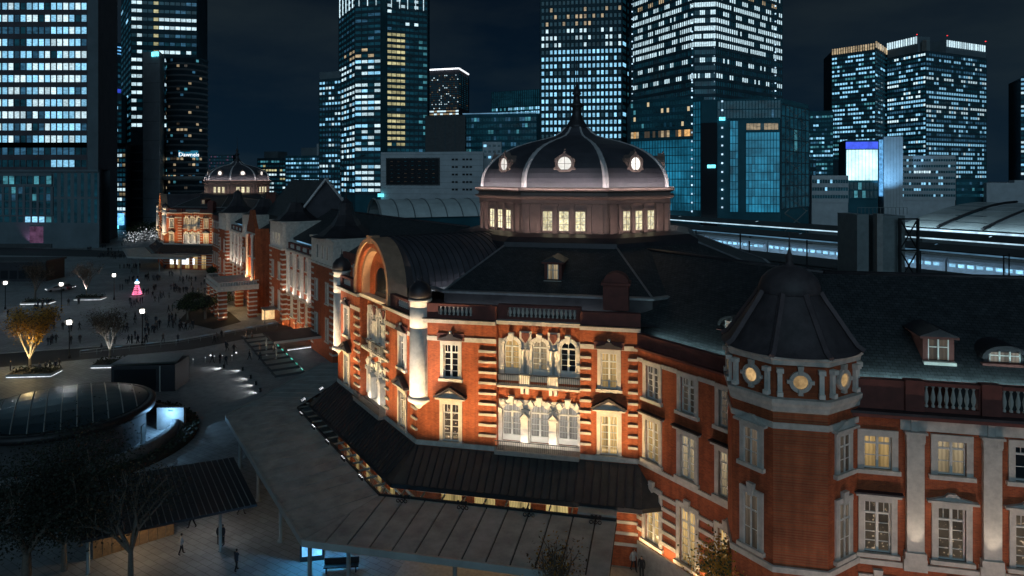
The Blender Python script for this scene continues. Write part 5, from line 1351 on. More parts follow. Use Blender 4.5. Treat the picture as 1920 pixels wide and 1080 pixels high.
# ---- the blue-lit corner under the canopy
p = at(600, 1060); t = thing('vending_kiosk', 'blue glowing display kiosk under the grey canopy corner', 'kiosk', at(585, 1052), .2)
MB().box(-.9, .9, 0, .5, 0, 2.6).build('cabinet', 'iron', t); MB().box(-.75, .75, -.02, -.001, .4, 2.3).build('screen', 'led_blue', t); point((.9, -1.0, 2.6), 380, (.08, .5, 1.0), .2, t)
p = at(640, 1075); t = thing('street_bench', 'dark metal bench by the blue-lit canopy post', 'bench', at(640, 1072), .1)
MB().box(-1.3, 1.3, -.25, .25, .42, .5).build('seat', 'iron', t); MB().box(-1.3, 1.3, .25, .3, .5, .95).build('backrest', 'iron', t)
for x in (-1.1, 1.1): MB().box(x - .04, x + .04, -.22, .22, 0, .42).build('leg', 'iron', t)
# ================================================================= city behind
def zy(y, Y): return CAMH - (y - YH) * Y / FPX
def X_(px, Y): return (px - 960) / FPX * Y
class Tower:
    def __init__(s, name, lab, chain, ytop, ybot=None, depth=40, body='tower_dark', ztop=None, zbot=0, seed=1, cat='tower', maxwin=110):
        s.rnd = random.Random(seed); s.maxwin = maxwin; s.nw = 0
        s.P = [Vector((X_(px, Y), Y)) for px, Y in chain]
        s.Yr = chain[0][1]; o = s.P[0]; s.root = thing(name, lab, cat, (o.x, o.y, 0)); s.o = o
        s.P = [p - o for p in s.P]
        s.z1 = ztop if ztop is not None else zy(ytop, chain[min(1, len(chain) - 1)][1]); s.z0 = zbot
        pts = [(p.x, p.y) for p in s.P] + [(p.x + (p.x + o.x) / max(1, p.y + o.y) * depth * .6, p.y + depth) for p in reversed(s.P)]
        MB().prism(pts, s.z0, s.z1).build('wall', body, s.root)
    def face(s, i, nx, za, zb, ny, pick, wf=.8, hf=.55, x0=0, x1=1, frame=None, mull=.12, dark='haze_glow_glass', out=.12):
        """window grid on face i between heights za..zb; pick(col, row, rnd) -> glow material or None"""
        A, B = s.P[i], s.P[i + 1]; d = B - A; L = d.length; rz = math.atan2(d.y, d.x)
        cw, ch = L * (x1 - x0) / nx, (zb - za) / ny; w, h = cw * wf, ch * hf
        rest = {}; dk = MB(); fr = MB(); loc = (A.x, A.y, 0)
        for j in range(ny):
            for k in range(nx):
                m = pick(k, j, s.rnd); x = L * x0 + (k + .5) * cw; z = za + (j + .5) * ch
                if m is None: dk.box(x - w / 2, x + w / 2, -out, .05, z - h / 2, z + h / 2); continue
                if s.nw < s.maxwin:
                    s.nw += 1; q = s.root.name
                    me = cached(('tw', round(w, 2), round(h, 2), m, out), lambda: MB().box(-w / 2, w / 2, -out, .05, -h / 2, h / 2).mesh('window', m))
                    c, sn = math.cos(rz), math.sin(rz)
                    obj('window', me, s.root, (A.x + x * c, A.y + x * sn, z), rz)
                else: rest.setdefault(m, MB()).box(x - w / 2, x + w / 2, -out, .05, z - h / 2, z + h / 2)
        for m, b in rest.items(): b.build('window_field', m, s.root, loc, rz, kind='stuff')
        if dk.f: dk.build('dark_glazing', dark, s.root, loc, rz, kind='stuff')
        if frame:
            for j in range(ny + 1): fr.box(L * x0, L * x1, -out - .35, .02, za + j * ch - (1 - hf) * ch / 2 + .02, za + j * ch + (1 - hf) * ch / 2 - .02)
            if mull:
                for k in range(nx + 1): x = L * x0 + k * cw; fr.box(x - cw * mull / 2, x + cw * mull / 2, -out - .3, .02, za, zb)
            fr.build('facade_grid', frame, s.root, loc, rz, kind='stuff')
        return s
    def part(s, i, name, mt, x0, x1, z0, z1, y0=-.2, y1=.1):
        A, B = s.P[i], s.P[i + 1]; d = B - A; L = d.length
        return MB().box(L * x0, L * x1, y0, y1, z0, z1).build(name, mt, s.root, (A.x, A.y, 0), math.atan2(d.y, d.x))
def chance(p, *ms):
    return lambda k, j, r: (r.choice(ms) if r.random() < p else None)
def rows(pr, ms, run=.82, seed=0):
    """floors lit as runs: each floor has its own share of lit windows"""
    st = {}
    def f(k, j, r):
        if j not in st:
            p = r.choice(pr); runs = []; on = r.random() < p
            while len(runs) < 60:
                n_ = r.randint(2, 7) if on == (p > .5) else r.randint(1, 3)
                if p >= .97: on, n_ = True, 60
                if p <= .03: on, n_ = False, 60
                runs += [on] * n_; on = not on if r.random() < .85 else on
            st[j] = (runs, r.choice(ms))
        runs, m = st[j]
        if not runs[k % 60] or r.random() < .05: return None
        return m if r.random() < run else r.choice(ms)
    return f
fl = lambda Y, y: zy(y, Y)

# -- left tower: bands of pale lit windows over a stone podium
T = Tower('office_tower', 'tall office tower with bright bands of pale windows at far left', [(-110, 300), (164, 300), (184, 302)], 0, depth=40, body='tower_brown', ztop=135, seed=2, maxwin=290)
def p1(k, j, r):
    if k in (12, 13) and r.random() < .5: return 'w_cool_dim' if r.random() < .4 else None
    if j == 9 and k < 18: return 'w_cool_dim'
    q = r.random(); return 'w_white' if q < .36 else 'w_cool' if q < .90 else 'w_cool_dim' if q < .97 else None
T.face(0, 24, fl(300, 272), fl(300, 272) + 15 * 5.3, 15, p1, .86, .56, frame='tower_brown', mull=.16)
T.face(0, 24, fl(300, 318), fl(300, 272), 2, lambda k, j, r: ('w_cool' if 18 <= k < 22 and j == 0 else 'w_cool_dim' if j == 1 and r.random() < .75 else None), .86, .56, frame='tower_brown')
T.part(1, 'end_pier', 'tower_stone', 0, 1, 0, 135, -.6, .1)
P = Tower('office_podium', 'pale stone podium block with tall windows at the foot of the left tower', [(-110, 292), (98, 290), (186, 290), (188, 330)], 318, depth=20, body='tower_stone', seed=3, cat='building')
P.face(0, 18, fl(290, 347), fl(290, 328), 1, lambda k, j, r: 'w_teal' if k % 9 not in (3, 4) and r.random() < .8 else None, .8, .8, frame='tower_stone')
P.face(0, 16, fl(290, 404), fl(290, 350), 4, chance(.22, 'w_teal', 'w_cool_dim', 'w_cool_dim'), .62, .88, frame='tower_stone', mull=.35)
P.face(0, 16, fl(290, 418), fl(290, 405), 1, lambda k, j, r: 'w_cool' if k in (12, 13, 14) else 'w_teal' if r.random() < .3 else None, .7, .8)
P.face(1, 7, fl(290, 420), fl(290, 322), 2, chance(0), .4, .9)
P.part(0, 'lit_hoarding', 'led_violet', .80, .92, 2, 9); pp = at(72, 462); spot((pp.x, 287, 1), (pp.x, 290.5, 8), 900, (1, .35, .7), 80, .8, .3)
P.part(0, 'base_course', 'concrete_dark', 0, 1, 0, 1.6, -.5)
for a, c in ((0, 1), (1, 2)): P.part(a, 'cornice', 'tower_stone', 0, 1, fl(290, 322), fl(290, 318), -.8)

# -- glass block with lit atrium
T = Tower('glass_block', 'glass office block with lit atrium floors and blue fairy-lit base', [(182, 390), (236, 385)], 268, depth=30, body='tower_dark', seed=4, cat='building')
T.face(0, 9, fl(388, 405), fl(388, 278), 14, rows([.6, .85, 1.0, .75], ['w_white', 's_pale', 'w_cool_dim', 'w_white'], .5), .86, .6, frame='tower_stone', mull=.1)
for k in range(5):
    T.part(0, 'blue_awning', 'led_cyan' if k % 2 else 'led_blue', .03 + k * .19, .2 + k * .19, .8 + (k % 3) * 2.2, 8 + (k % 3) * 1.5, -1.5 - k * .3, -.3)
U = Tower('office_tower', 'slim grey office block with few lit windows behind the glass block', [(183, 420), (228, 425)], 176, depth=30, body='tower_stone', seed=5)
U.face(0, 7, fl(420, 270), fl(420, 185), 8, rows([0, .3, .6], ['w_white', 'w_cool'], .9), .8, .5, frame='tower_stone', mull=.1)
U = Tower('office_tower', 'distant dark tower with blue-lit crown in the gap at left', [(188, 640), (230, 660)], 82, depth=40, body='tower_dark', seed=6)
U.face(0, 9, 30, fl(640, 110), 20, chance(.03, 'w_cool_dim'), .8, .5)
for k in range(3): U.part(0, 'crown_light', 'led_blue', .1, 1, fl(640, 96) + k * 3.2, fl(640, 96) + k * 3.2 + .9, -.5)
U.part(0, 'sign', 'signal_blue', .55, .9, fl(640, 170), fl(640, 163), -1)

# -- tower with strip lights, round-fronted neighbour and concrete fin
T = Tower('office_tower', 'dark slab tower with short strips of lit windows left of the far dome', [(227, 480), (246, 425), (369, 432)], 0, depth=40, body='tower_dark', ztop=160, seed=8, maxwin=250)
T.face(0, 4, 10, 150, 34, chance(.10, 'w_cool_dim', 'w_cool'), .7, .4)
T.face(1, 12, fl(425, 242), fl(425, 242) + 30 * 5.1, 30, lambda k, j, r: ('w_white' if k in (0, 1) and r.random() < .85 else 'w_yellow' if k == 4 and r.random() < .8 else ('w_white' if j % 4 in (0, 1) else 'w_cool_dim') if k > 4 and r.random() < (.85 if j % 4 in (0, 1) else .4) else None), .85, .4, frame='tower_dark', mull=.05)
R = thing('round_office', 'round-fronted dark office building with scattered warm lights and a sign', 'building', (X_(334, 400), 400, 0))
rr = 36 / FPX * 400
zt = fl(400, 110)
MB().lathe([(rr, 0), (rr, zt), (rr + .4, zt + .2), (rr + .4, zt + 1.4), (rr - 1, zt + 1.6)], 40, 0, rr).build('wall', 'tower_dark', R)
rn = random.Random(9); bands = 24
for j in range(bands):
    z = fl(400, 372) + j * (zt - fl(400, 372)) / bands
    MB().lathe([(rr + .02, z), (rr + .35, z + .05), (rr + .35, z + 1.2), (rr + .02, z + 1.25)], 40, 0, rr, cap=False).build('floor_band', 'tower_stone' if j % 6 == 0 else 'band_grey', R)
    for k in range(14):
        if rn.random() < (.6 if j in (3, 6) else .11):
            a = PI + .25 + k * (PI - .5) / 14; m = rn.choice(['w_warm', 'w_warm', 's_dim', 'w_teal', 'w_cool_dim'])
            me = cached(('rw', m), lambda: MB().box(-.75, .75, -.05, .05, 0, 1.7).mesh('window', m))
            obj('window', me, R, (rr * math.cos(a) * 1.01, rr + rr * math.sin(a) * 1.01, z + 2.1), a + PI / 2)
MB().lathe([(rr + .3, fl(400, 338)), (rr + 3.5, fl(400, 337)), (rr + 3.5, fl(400, 331)), (rr + .3, fl(400, 330))], 40, 0, rr).build('ring_canopy', 'concrete', R)
for k in range(4): MB().lathe([(rr + .1, fl(400, 384 + k * 9)), (rr + .6, fl(400, 384 + k * 9)), (rr + .6, fl(400, 381 + k * 9)), (rr + .1, fl(400, 381 + k * 9))], 40, 0, rr).build('floor_band', 'w_teal' if k == 0 else 'tower_stone', R)
cu = bpy.data.curves.new('sign_lettering', 'FONT'); cu.body = 'Dawnels'; cu.size = 3.2; cu.extrude = .1; cu.materials.append(MAT['led_white'])
_t = bpy.data.objects.new('t', cu); COL.objects.link(_t); _me = bpy.data.meshes.new_from_object(_t.evaluated_get(bpy.context.evaluated_depsgraph_get())); bpy.data.objects.remove(_t)
so = obj('sign_lettering', _me, R); so.rotation_euler = (PI / 2, 0, .35); so.location = (.6, -.8, fl(400, 293))
MB().box(0, 10.5, -.1, .1, 0, 4.0).build('sign_board', 'w_blue', R, (.4, -.45, fl(400, 295)), .35)
S = Tower('lift_shaft', 'plain pale concrete lift shaft between the dark block and the round office', [(268, 395), (299, 392)], 96, depth=14, body='pale_wall', seed=10, cat='building')
S.part(0, 'emblem', 'led_cyan', .55, .95, fl(394, 106), fl(394, 98), -.4)
for k in range(9): S.part(0, 'joint', 'concrete_dark', 0, 1, fl(394, 120 + k * 36), fl(394, 119.5 + k * 36), -.03)
D = Tower('office_block', 'dark low block with shelf-like floors beside the concrete shaft', [(236, 400), (270, 398)], 272, depth=20, body='tower_dark', seed=11, cat='building')
for k in range(8): D.part(0, 'floor_band', 'tower_stone', 0, 1, fl(400, 288 + k * 17), fl(400, 285 + k * 17), -1.2)

# -- far low blocks between the domes
U = Tower('office_tower', 'very distant tower dotted with violet lights beside the far dome spire', [(392, 1100), (437, 1100)], 290, depth=40, body='tower_dark', seed=12)
U.face(0, 16, 20, fl(1100, 291), 9, chance(.35, 'w_cool_dim', 'led_violet'), .4, .4)
U = Tower('office_block', 'low office block with yellow-green lit floors behind the far dome', [(483, 540), (546, 530)], 296, depth=40, body='tower_dark', seed=13, cat='building')
U.face(0, 12, fl(535, 372), fl(535, 299), 9, rows([.5, .8, 1], ['w_yellow', 'w_white', 'w_teal'], .8), .85, .42, frame='tower_dark', mull=.1)
U.part(0, 'plant_room', 'tower_stone', .2, .6, fl(535, 296), fl(535, 284), -.1, 12)
U = Tower('office_block', 'low office block with cyan lit floors left of the slender tower', [(536, 500), (601, 490)], 292, depth=40, body='tower_teal', seed=14, cat='building')
U.face(0, 13, fl(495, 366), fl(495, 294), 9, rows([.6, .9, 1], ['w_cool', 'w_teal', 'w_cool_dim'], .7), .85, .42, frame='tower_teal', mull=.1)
U.part(0, 'plant_room', 'tower_stone', .45, .98, fl(495, 292), fl(495, 277), -.1, 12); U.part(0, 'stair_tower', 'pale_wall', .9, 1, fl(495, 292), fl(495, 270), -.2, 6)

# -- slender tower in the middle distance, with annex
T = Tower('office_annex', 'narrow annex block with sparse windows left of the slender tower', [(599, 480), (645, 470)], 132, depth=30, body='tower_stone', seed=15)
T.face(0, 8, fl(475, 365), fl(475, 150), 22, rows([.2, .4, .6, .8], ['w_cool', 'w_white', 'w_cool_dim'], .8), .75, .45, frame='tower_dark', mull=.2)
T = Tower('office_tower', 'slender tower with lit corner floors and a column of yellow windows', [(636, 475), (666, 440), (714, 436), (726, 442), (801, 452)], 0, depth=36, body='tower_teal', ztop=165, seed=16, maxwin=290)
def p4(k, j, r):
    if j > 24: return 'w_cool_dim' if j < 34 and r.random() < .12 else None
    if j > 22: return 'w_warm' if r.random() < .3 else None
    return (r.choice(['w_cool', 'w_white', 'w_white']) if j % 7 != 5 and r.random() < .78 else None)
T.face(0, 6, fl(460, 362), fl(460, 362) + 40 * 3.75, 40, p4, .82, .5, frame='tower_dark', mull=.15)
T.face(1, 4, fl(438, 362), fl(438, 362) + 40 * 3.75, 40, lambda k, j, r: None if j in (5, 6) else p4(k, j, r), .9, .5, frame='tower_dark', mull=.08)
T.face(3, 9, fl(446, 330), fl(446, 330) + 36 * 3.75, 36, lambda k, j, r: ('w_yellow' if k in (0, 1, 2, 3) and 2 < j < 25 and j % 7 != 4 and r.random() < .95 else ('w_teal' if k > 6 and r.random() < .35 else 'w_cool_dim' if r.random() < .06 else None) if j < 26 else ('w_white' if j < 32 and r.random() < .22 else None)), .86, .5, frame='tower_dark', mull=.1)
for f_, n in ((0, 5), (1, 3), (3, 5)):
    for k in range(n): T.part(f_, 'crown_fin', 'w_white', (k + .47) / n, (k + .53) / n, fl(445, 16), fl(445, -20), -.9, -.3)
U = Tower('office_tower', 'dark tower with a bright outlined roof edge and warm dots', [(802, 700), (860, 690), (878, 730)], 130, depth=40, body='tower_brown', seed=17)
U.face(0, 17, fl(695, 205), fl(695, 140), 17, chance(.33, 's_pale', 's_dim', 'w_white', 's_dim'), .5, .4); U.face(1, 4, fl(710, 205), fl(710, 140), 17, chance(.12, 's_pale', 's_dim'), .5, .4)
U.face(0, 10, fl(695, 222), fl(695, 206), 3, chance(.9, 'w_white', 'w_warm'), .9, .5)
for f_ in (0, 1): U.part(f_, 'roof_light', 'led_white', 0, 1, fl(695, 131), fl(695, 128.6), -1.0)

# -- pale block with dark billboard, and neighbours over the station roof
B = Tower('department_store', 'pale windowless block with a wide dark billboard behind the station roof', [(714, 335), (906, 325)], 284, depth=40, body='pale_wall', seed=18, cat='building')
B.part(0, 'billboard_frame', 'concrete_dark', .055, .585, fl(332, 347), fl(332, 296), -.5)
b = B.part(0, 'billboard', 'glass_dark', .065, .575, fl(332, 345), fl(332, 298), -.7, -.5)
B.face(0, 7, fl(332, 344), fl(332, 299), 6, lambda k, j, r: 's_dim' if r.random() < .35 else None, .3, .12, .08, .56, out=.75)
for j in range(5):
    for k in range(6):
        if k in (2,): continue
        B.part(0, 'window', 'glass_dark', .70 + k * .034, .724 + k * .034, fl(330, 301 + j * 14), fl(330, 297.5 + j * 14), -.12)
for k in range(8): B.part(0, 'panel_joint', 'concrete_dark', 0, 1, fl(332, 290 + k * 10.5), fl(332, 289.7 + k * 10.5), -.03)
B.part(0, 'entrance_glow', 'led_cyan', -.02, .03, fl(335, 369), fl(335, 363), -1.5)
U = Tower('plant_block', 'dark blank block rising behind the pale billboard building', [(797, 370), (872, 365)], 216, depth=30, body='concrete_dark', seed=19, cat='building')
for k in range(4): U.part(0, 'panel_joint', 'tower_dark', k / 4, k / 4 + .01, fl(368, 284), fl(368, 217), -.05)
U = Tower('glass_block', 'teal glass block with dim lit floors left of the near dome', [(868, 420), (1006, 410)], 212, depth=40, body='tower_teal', seed=20, cat='building')
U.face(0, 26, fl(415, 300), fl(415, 218), 7, rows([.1, .3, .5, .2], ['w_teal', 'w_navy', 'w_cool_dim'], .6), .85, .6, frame='tower_teal', mull=.1)
U.part(0, 'roof_light', 'strip_soft', 0, 1, fl(415, 213), fl(415, 211.5), -.8)
U = Tower('glass_block', 'finned glass block behind the dome spire with one lit floor', [(922, 520), (1016, 500)], 168, depth=40, body='tower_teal', seed=21, cat='building')
U.face(0, 24, fl(510, 216), fl(510, 200), 2, chance(.85, 'w_cool', 'w_teal'), .7, .6); U.face(0, 24, fl(510, 200), fl(510, 170), 2, chance(.0), .6, .95, frame='tower_teal', mull=.2)
U = Tower('office_block', 'small pale block peeping out left of the near dome', [(905, 345), (940, 345)], 266, depth=20, body='pale_wall', seed=22, cat='building')
U.face(0, 4, fl(345, 300), fl(345, 268), 3, chance(.3, 'w_cool'), .6, .4)

# -- dark tower behind the dome
T = Tower('office_tower', 'dark tower with a grid of small cool windows directly behind the near dome spire', [(1014, 420), (1166, 412), (1192, 440)], 0, depth=40, body='tower_dark', ztop=170, seed=23, maxwin=250)
def p6(k, j, r):
    if j < 13: return 'w_cool' if r.random() < .88 - (.5 if j in (9,) else 0) else None
    if j < 16: return 'w_white' if r.random() < .45 else None
    if j < 19: return 'w_warm' if r.random() < .22 else None
    return 'w_warm' if (r.random() < (.55 if j % 4 == 1 else .08)) else None
T.face(0, 19, fl(415, 262), fl(415, 262) + 28 * 4.3, 28, p6, .55, .55, frame='tower_dark', mull=.3)
T.face(1, 3, fl(425, 262), fl(425, 262) + 28 * 4.3, 28, chance(.12, 'w_cool', 'w_teal'), .6, .5)
# -- bright corner tower with glass podium
T = Tower('office_tower', 'bright corner tower with long runs of white windows right of the dome', [(1187, 385), (1302, 338), (1342, 336), (1466, 378)], 0, depth=50, body='tower_dark', ztop=150, seed=24, maxwin=300)
lit7 = [0, .0, .1, .12, .0, .1, .2, 1.0, 1.0, .95, .9, .7, .95, .6, .35, .95, 1.0, .9, .95, .9, .8, .95, .9, .8, .95, .9, .9, .9, .9]
def p7(k, j, r):
    p = lit7[j % len(lit7)]
    if p > .8: g_ = (k // 3) * 7 + j * 3; on = (g_ % 11) != 0
    else: on = ((k // 3) * 5 + j * 7) % 10 < p * 10
    if not on: return 'w_navy' if r.random() < .3 else None
    return ('w_warm' if j in (2, 14) else 'w_white') if r.random() < .94 else None
z7 = fl(340, 195)
T.face(0, 33, z7, z7 + 28 * 3.9, 28, p7, .74, .58, frame='tower_dark', mull=.12); T.face(1, 12, z7, z7 + 28 * 3.9, 28, p7, .74, .58, frame='tower_dark', mull=.12); T.face(2, 33, z7, z7 + 28 * 3.9, 28, p7, .74, .58, frame='tower_dark', mull=.12)
for f_, x in ((0, .005), (0, .985), (1, .92), (2, .86)):
    for k in range(30): T.part(f_, 'edge_light', 'dot_blue', x, x + .009, 22 + k * 4.2, 22.6 + k * 4.2, -1.2, -.7)
G = Tower('glass_podium', 'teal curtain-walled podium below the bright corner tower', [(1183, 335), (1300, 312), (1320, 308)], 182, depth=30, body='tower_teal', seed=25, cat='building')
G.face(0, 22, fl(320, 395), fl(320, 262), 9, lambda k, j, r: 'w_blue', .88, .9, frame='tower_teal', mull=.1, out=.1)
G.face(0, 22, fl(320, 258), fl(320, 243), 1, chance(.75, 'w_warm', 'w_orange', 's_dim'), .85, .8); G.face(0, 22, fl(320, 240), fl(320, 186), 4, chance(.16, 's_pale', 'w_navy', 'w_teal'), .88, .6, frame='tower_teal')
G.face(1, 4, fl(310, 395), fl(310, 190), 14, lambda k, j, r: 'w_blue', .88, .9, frame='tower_teal')
for k in range(16): G.part(0, 'edge_light', 'dot_blue', .987, 1.0, 14 + k * 4.0, 14.7 + k * 4.0, -1.2, -.7)
G = Tower('glass_podium', 'teal glass store block with a ladder of white lights and two warm windows', [(1315, 305), (1345, 302), (1464, 298), (1516, 325)], 186, depth=30, body='tower_teal', seed=26, cat='building')
G.part(0, 'dark_slot', 'glass_dark', 0, 1, 0, fl(303, 230), -.4)
G.face(1, 3, fl(300, 398), fl(300, 226), 12, lambda k, j, r: 'w_blue', .9, .92, .20, .33, frame='tower_teal'); G.face(1, 11, fl(300, 398), fl(300, 248), 10, lambda k, j, r: 'w_blue', .9, .92, .45, .98, frame='tower_teal')
G.face(1, 9, fl(300, 244), fl(300, 231), 1, lambda k, j, r: None if k == 4 else 'w_warm', .9, .9, .46, .96)
for k in range(13): G.part(1, 'ladder_light', 'dot_blue', .06, .085, fl(302, 390 - k * 16.5), fl(302, 387 - k * 16.5), -1.2, -.6)
G.part(1, 'lobby_lamp', 'led_cyan', .03, .12, fl(302, 226), fl(302, 220), -1); G.part(0, 'lobby_lamp', 'led_cyan', .4, .9, fl(302, 315), fl(302, 309), -1)
G.face(1, 20, fl(300, 222), fl(300, 188), 2, chance(.03, 'w_cool_dim'), .8, .9, frame='tower_teal', mull=.15)
G.face(2, 7, fl(310, 390), fl(310, 200), 9, chance(.04, 'w_teal'), .85, .9, frame='tower_dark')
# steel bracing on the dark end face
A, Bv = G.P[2], G.P[3]; d_ = Bv - A; bz = MB()
for k in range(7):
    z0 = 6 + k * 8; z1 = z0 + 8
    for s in (0, 1):
        p_, q_ = A + d_ * (.15 if s else .95), A + d_ * (.95 if s else .15); bz.beam((p_.x - .6, p_.y - .6, z0), (q_.x - .6, q_.y - .6, z1), .5)
bz.build('steel_bracing', 'steel_grey', G.root)

# -- towers at right
U = Tower('office_block', 'teal office block glimpsed right of the glass store', [(1514, 620), (1562, 610)], 207, depth=40, body='tower_teal', seed=27, cat='building')
U.face(0, 9, fl(615, 328), fl(615, 215), 14, rows([.2, .5, .8], ['w_teal', 'w_cool', 'w_cool_dim'], .6), .8, .45, frame='tower_teal', mull=.15)
U.part(0, 'warning_mast', 'led_red', .04, .11, fl(615, 335), fl(615, 318), -3); U.part(0, 'warning_mast', 'led_white', .04, .11, fl(615, 318), fl(615, 300), -3)
T = Tower('office_tower', 'dark tower with a finned crown and scattered cyan windows at right', [(1560, 640), (1641, 610), (1664, 650)], 84, depth=45, body='tower_dark', seed=28)
T.face(0, 16, fl(620, 300), fl(620, 100), 24, rows([.3, .6, .8, .9], ['w_cool', 'w_teal', 'w_cool'], .8), .75, .45, frame='tower_dark', mull=.15); T.face(1, 5, fl(630, 300), fl(630, 100), 24, chance(.06, 'w_cool'), .7, .45)
for k in range(18): T.part(0, 'crown_fin', 'w_warm', k / 18 + .01, k / 18 + .035, fl(620, 96), fl(620, 85), -.8)
for k in range(6): T.part(1, 'crown_fin', 'w_warm', k / 6 + .03, k / 6 + .09, fl(630, 96), fl(630, 85), -.8)
T = Tower('office_tower', 'broad twin-crowned tower of white lit floors at right', [(1664, 640), (1736, 600), (1849, 640)], 100, depth=50, body='tower_dark', seed=29, maxwin=120)
T.face(0, 16, fl(615, 330), fl(615, 103), 27, rows([.4, .7, .9, 1, .85], ['w_cool', 'w_white', 'w_cool', 'w_cool_dim'], .8), .85, .5, frame='tower_dark', mull=.15)
T.face(1, 25, fl(615, 370), fl(615, 103), 31, rows([.4, .7, .9, 1, .85], ['w_white', 'w_cool', 'w_cool', 'w_cool_dim'], .8), .85, .5, frame='tower_dark', mull=.15)
T.part(0, 'crown', 'tower_stone', 0, .80, fl(615, 100), fl(615, 71), 0, 14); T.part(1, 'crown', 'tower_stone', .32, 1, fl(615, 100), fl(615, 75), 0, 14)
for k in range(13): T.part(0, 'crown_light', 'w_white', k / 16, k / 16 + .03, fl(615, 84), fl(615, 71), -.5)
for k in range(18): T.part(1, 'crown_light', 'w_white', .33 + k * .037, .33 + k * .037 + .018, fl(615, 88), fl(615, 76), -.5)
for f_, a in ((0, .78), (1, .33), (1, .98)): T.part(f_, 'aviation_light', 'led_red', a, a + .012, fl(615, 68.2), fl(615, 67), -.6, .1)
T.part(0, 'steam_vent', 'steel_grey', .85, .97, fl(615, 100), fl(615, 80), 2, 6)
B = Tower('screen_building', 'building with a huge glowing white and cyan screen behind the platforms', [(1586, 428), (1646, 424)], 262, depth=25, body='tower_teal', seed=30, cat='building')
B.part(0, 'screen', 'screen', .02, .98, fl(426, 338), fl(426, 281), -.9); B.part(0, 'screen_hood', 'signal_blue', 0, 1, fl(426, 279), fl(426, 266), -.6)
for k in range(9): B.part(0, 'screen_rib', 'steel_grey', .06 + k * .108, .068 + k * .108, fl(426, 338), fl(426, 281), -1.1, -.95)
B.face(0, 8, fl(426, 372), fl(426, 341), 2, chance(.1, 'w_teal'), .85, .85, frame='tower_teal')
B = Tower('screen_building', 'narrow slab washed pale blue beside the glowing screen', [(1657, 424), (1693, 422)], 256, depth=25, body='pale_wall', seed=31, cat='building')
B.part(0, 'light_box', 'led_blue', -.25, -.05, fl(424, 368), fl(424, 262), -.6)
for k in range(6): B.part(0, 'panel_joint', 'concrete_dark', k / 6, k / 6 + .008, 0, fl(424, 256), -.04)
p_ = Vector((X_(1650, 420), 414, zy(330, 420))); spot((p_.x - 3, p_.y - 6, 14), (X_(1676, 423), 423, 45), 60000, (.25, .6, 1), 70, .8, .5)
B = Tower('office_block', 'white low office block with ribbon windows right of the glowing screen', [(1690, 432), (1791, 428)], 293, depth=30, body='pale_wall', seed=32, cat='building')
B.face(0, 22, fl(430, 372), fl(430, 295), 7, lambda k, j, r: ('w_white' if j == 4 and 4 < k < 12 else 'w_cool' if r.random() < .10 else None), .8, .4, frame='pale_wall', mull=.12)
B = Tower('office_block', 'low grey office block left of the glowing screen', [(1522, 420), (1590, 418)], 329, depth=30, body='pale_wall', seed=33, cat='building')
B.face(0, 14, fl(419, 376), fl(419, 333), 3, chance(.12, 'w_cool'), .85, .45, frame='pale_wall')
B = Tower('office_block', 'low dim block right of the white office block', [(1793, 440), (1852, 438)], 336, depth=30, body='tower_teal', seed=34, cat='building')
B.face(0, 12, fl(440, 372), fl(440, 338), 3, chance(.3, 'w_cool_dim', 'w_teal'), .8, .45)
B = Tower('office_block', 'plain pale low block at the right edge behind the platforms', [(1850, 430), (1990, 420)], 343, depth=30, body='pale_wall', seed=35, cat='building')
B.part(0, 'stair_head', 'pale_wall', .38, .58, fl(425, 343), fl(425, 338), .2, 8)
B = Tower('office_tower', 'sliver of a lit tower cut by the right edge of the view', [(1914, 620), (2010, 600)], 140, depth=40, body='tower_dark', seed=36)
B.face(0, 14, fl(610, 330), fl(610, 142), 22, rows([.6, .9, 1], ['w_cool', 'w_white']), .8, .5, frame='tower_dark')
# dim low blocks filling the far skyline
rnd = random.Random(77)
for i, (a, c, y, Y) in enumerate(((380, 400, 322, 700), (560, 640, 338, 650), (1000, 1020, 250, 520), (1500, 1530, 300, 560), (1846, 1920, 352, 520))):
    B = Tower('distant_block', ('dim distant block left of the far dome', 'dim distant block behind the slender tower', 'dim distant block left of the dark tower behind the dome', 'dim distant block behind the glass store', 'dim distant block at the right edge skyline')[i], [(a, Y), (c, Y)], y, depth=30, body='tower_dark', seed=90 + i, cat='building')
    B.face(0, max(4, int((c - a) / 6)), 4, B.z1 - 1, 6, chance(.25, 'w_cool_dim', 's_dim'), .6, .45)

# ================================================================= railway east of the station
RW = []
def along(name, lab, cat, x0, x1, z0, z1, y0, y1, mt, group=None):
    c = S2W(x0, 0); t = thing(name, lab, cat, S2W(0, 0), TH, group); return t
sheet('track_bed', [S2W(40, -160), S2W(260, -160), S2W(260, 260), S2W(40, 260)], .02, 'ballast')
def platform(x0, x1, z, lab, strips, y0=-170, y1=190, mt='rail_roof'):
    t = thing('platform_canopy', lab, 'platform canopy', S2W(0, 0), TH)
    n = 9; L = (y1 - y0) / n
    for k in range(n):
        b = MB(); a, c = y0 + k * L + .15, y0 + (k + 1) * L - .15; xm = (x0 + x1) / 2
        b.poly([(x0, a, z), (xm, a, z + .9), (xm, c, z + .9), (x0, c, z)]); b.poly([(xm, a, z + .9), (x1, a, z), (x1, c, z), (xm, c, z + .9)]); b.box(x0, x1, a, c, z - .5, z - .3); b.build('roof_panel', mt, t)
        MB().box((x0 + x1) / 2 - .25, (x0 + x1) / 2 + .25, a + L / 2 - .25, a + L / 2 + .25, 0, z).build('column', 'steel_grey', t)
    for (xs, zs, w_, m) in strips: MB().box(xs - w_ / 2, xs + w_ / 2, y0, y1, zs, zs + .35).build('light_strip', m, t)
    MB().box(x0 + 1, x1 - 1, y0, y1, 6.2, 7.2).build('platform_edge', 'concrete', t)
    return t
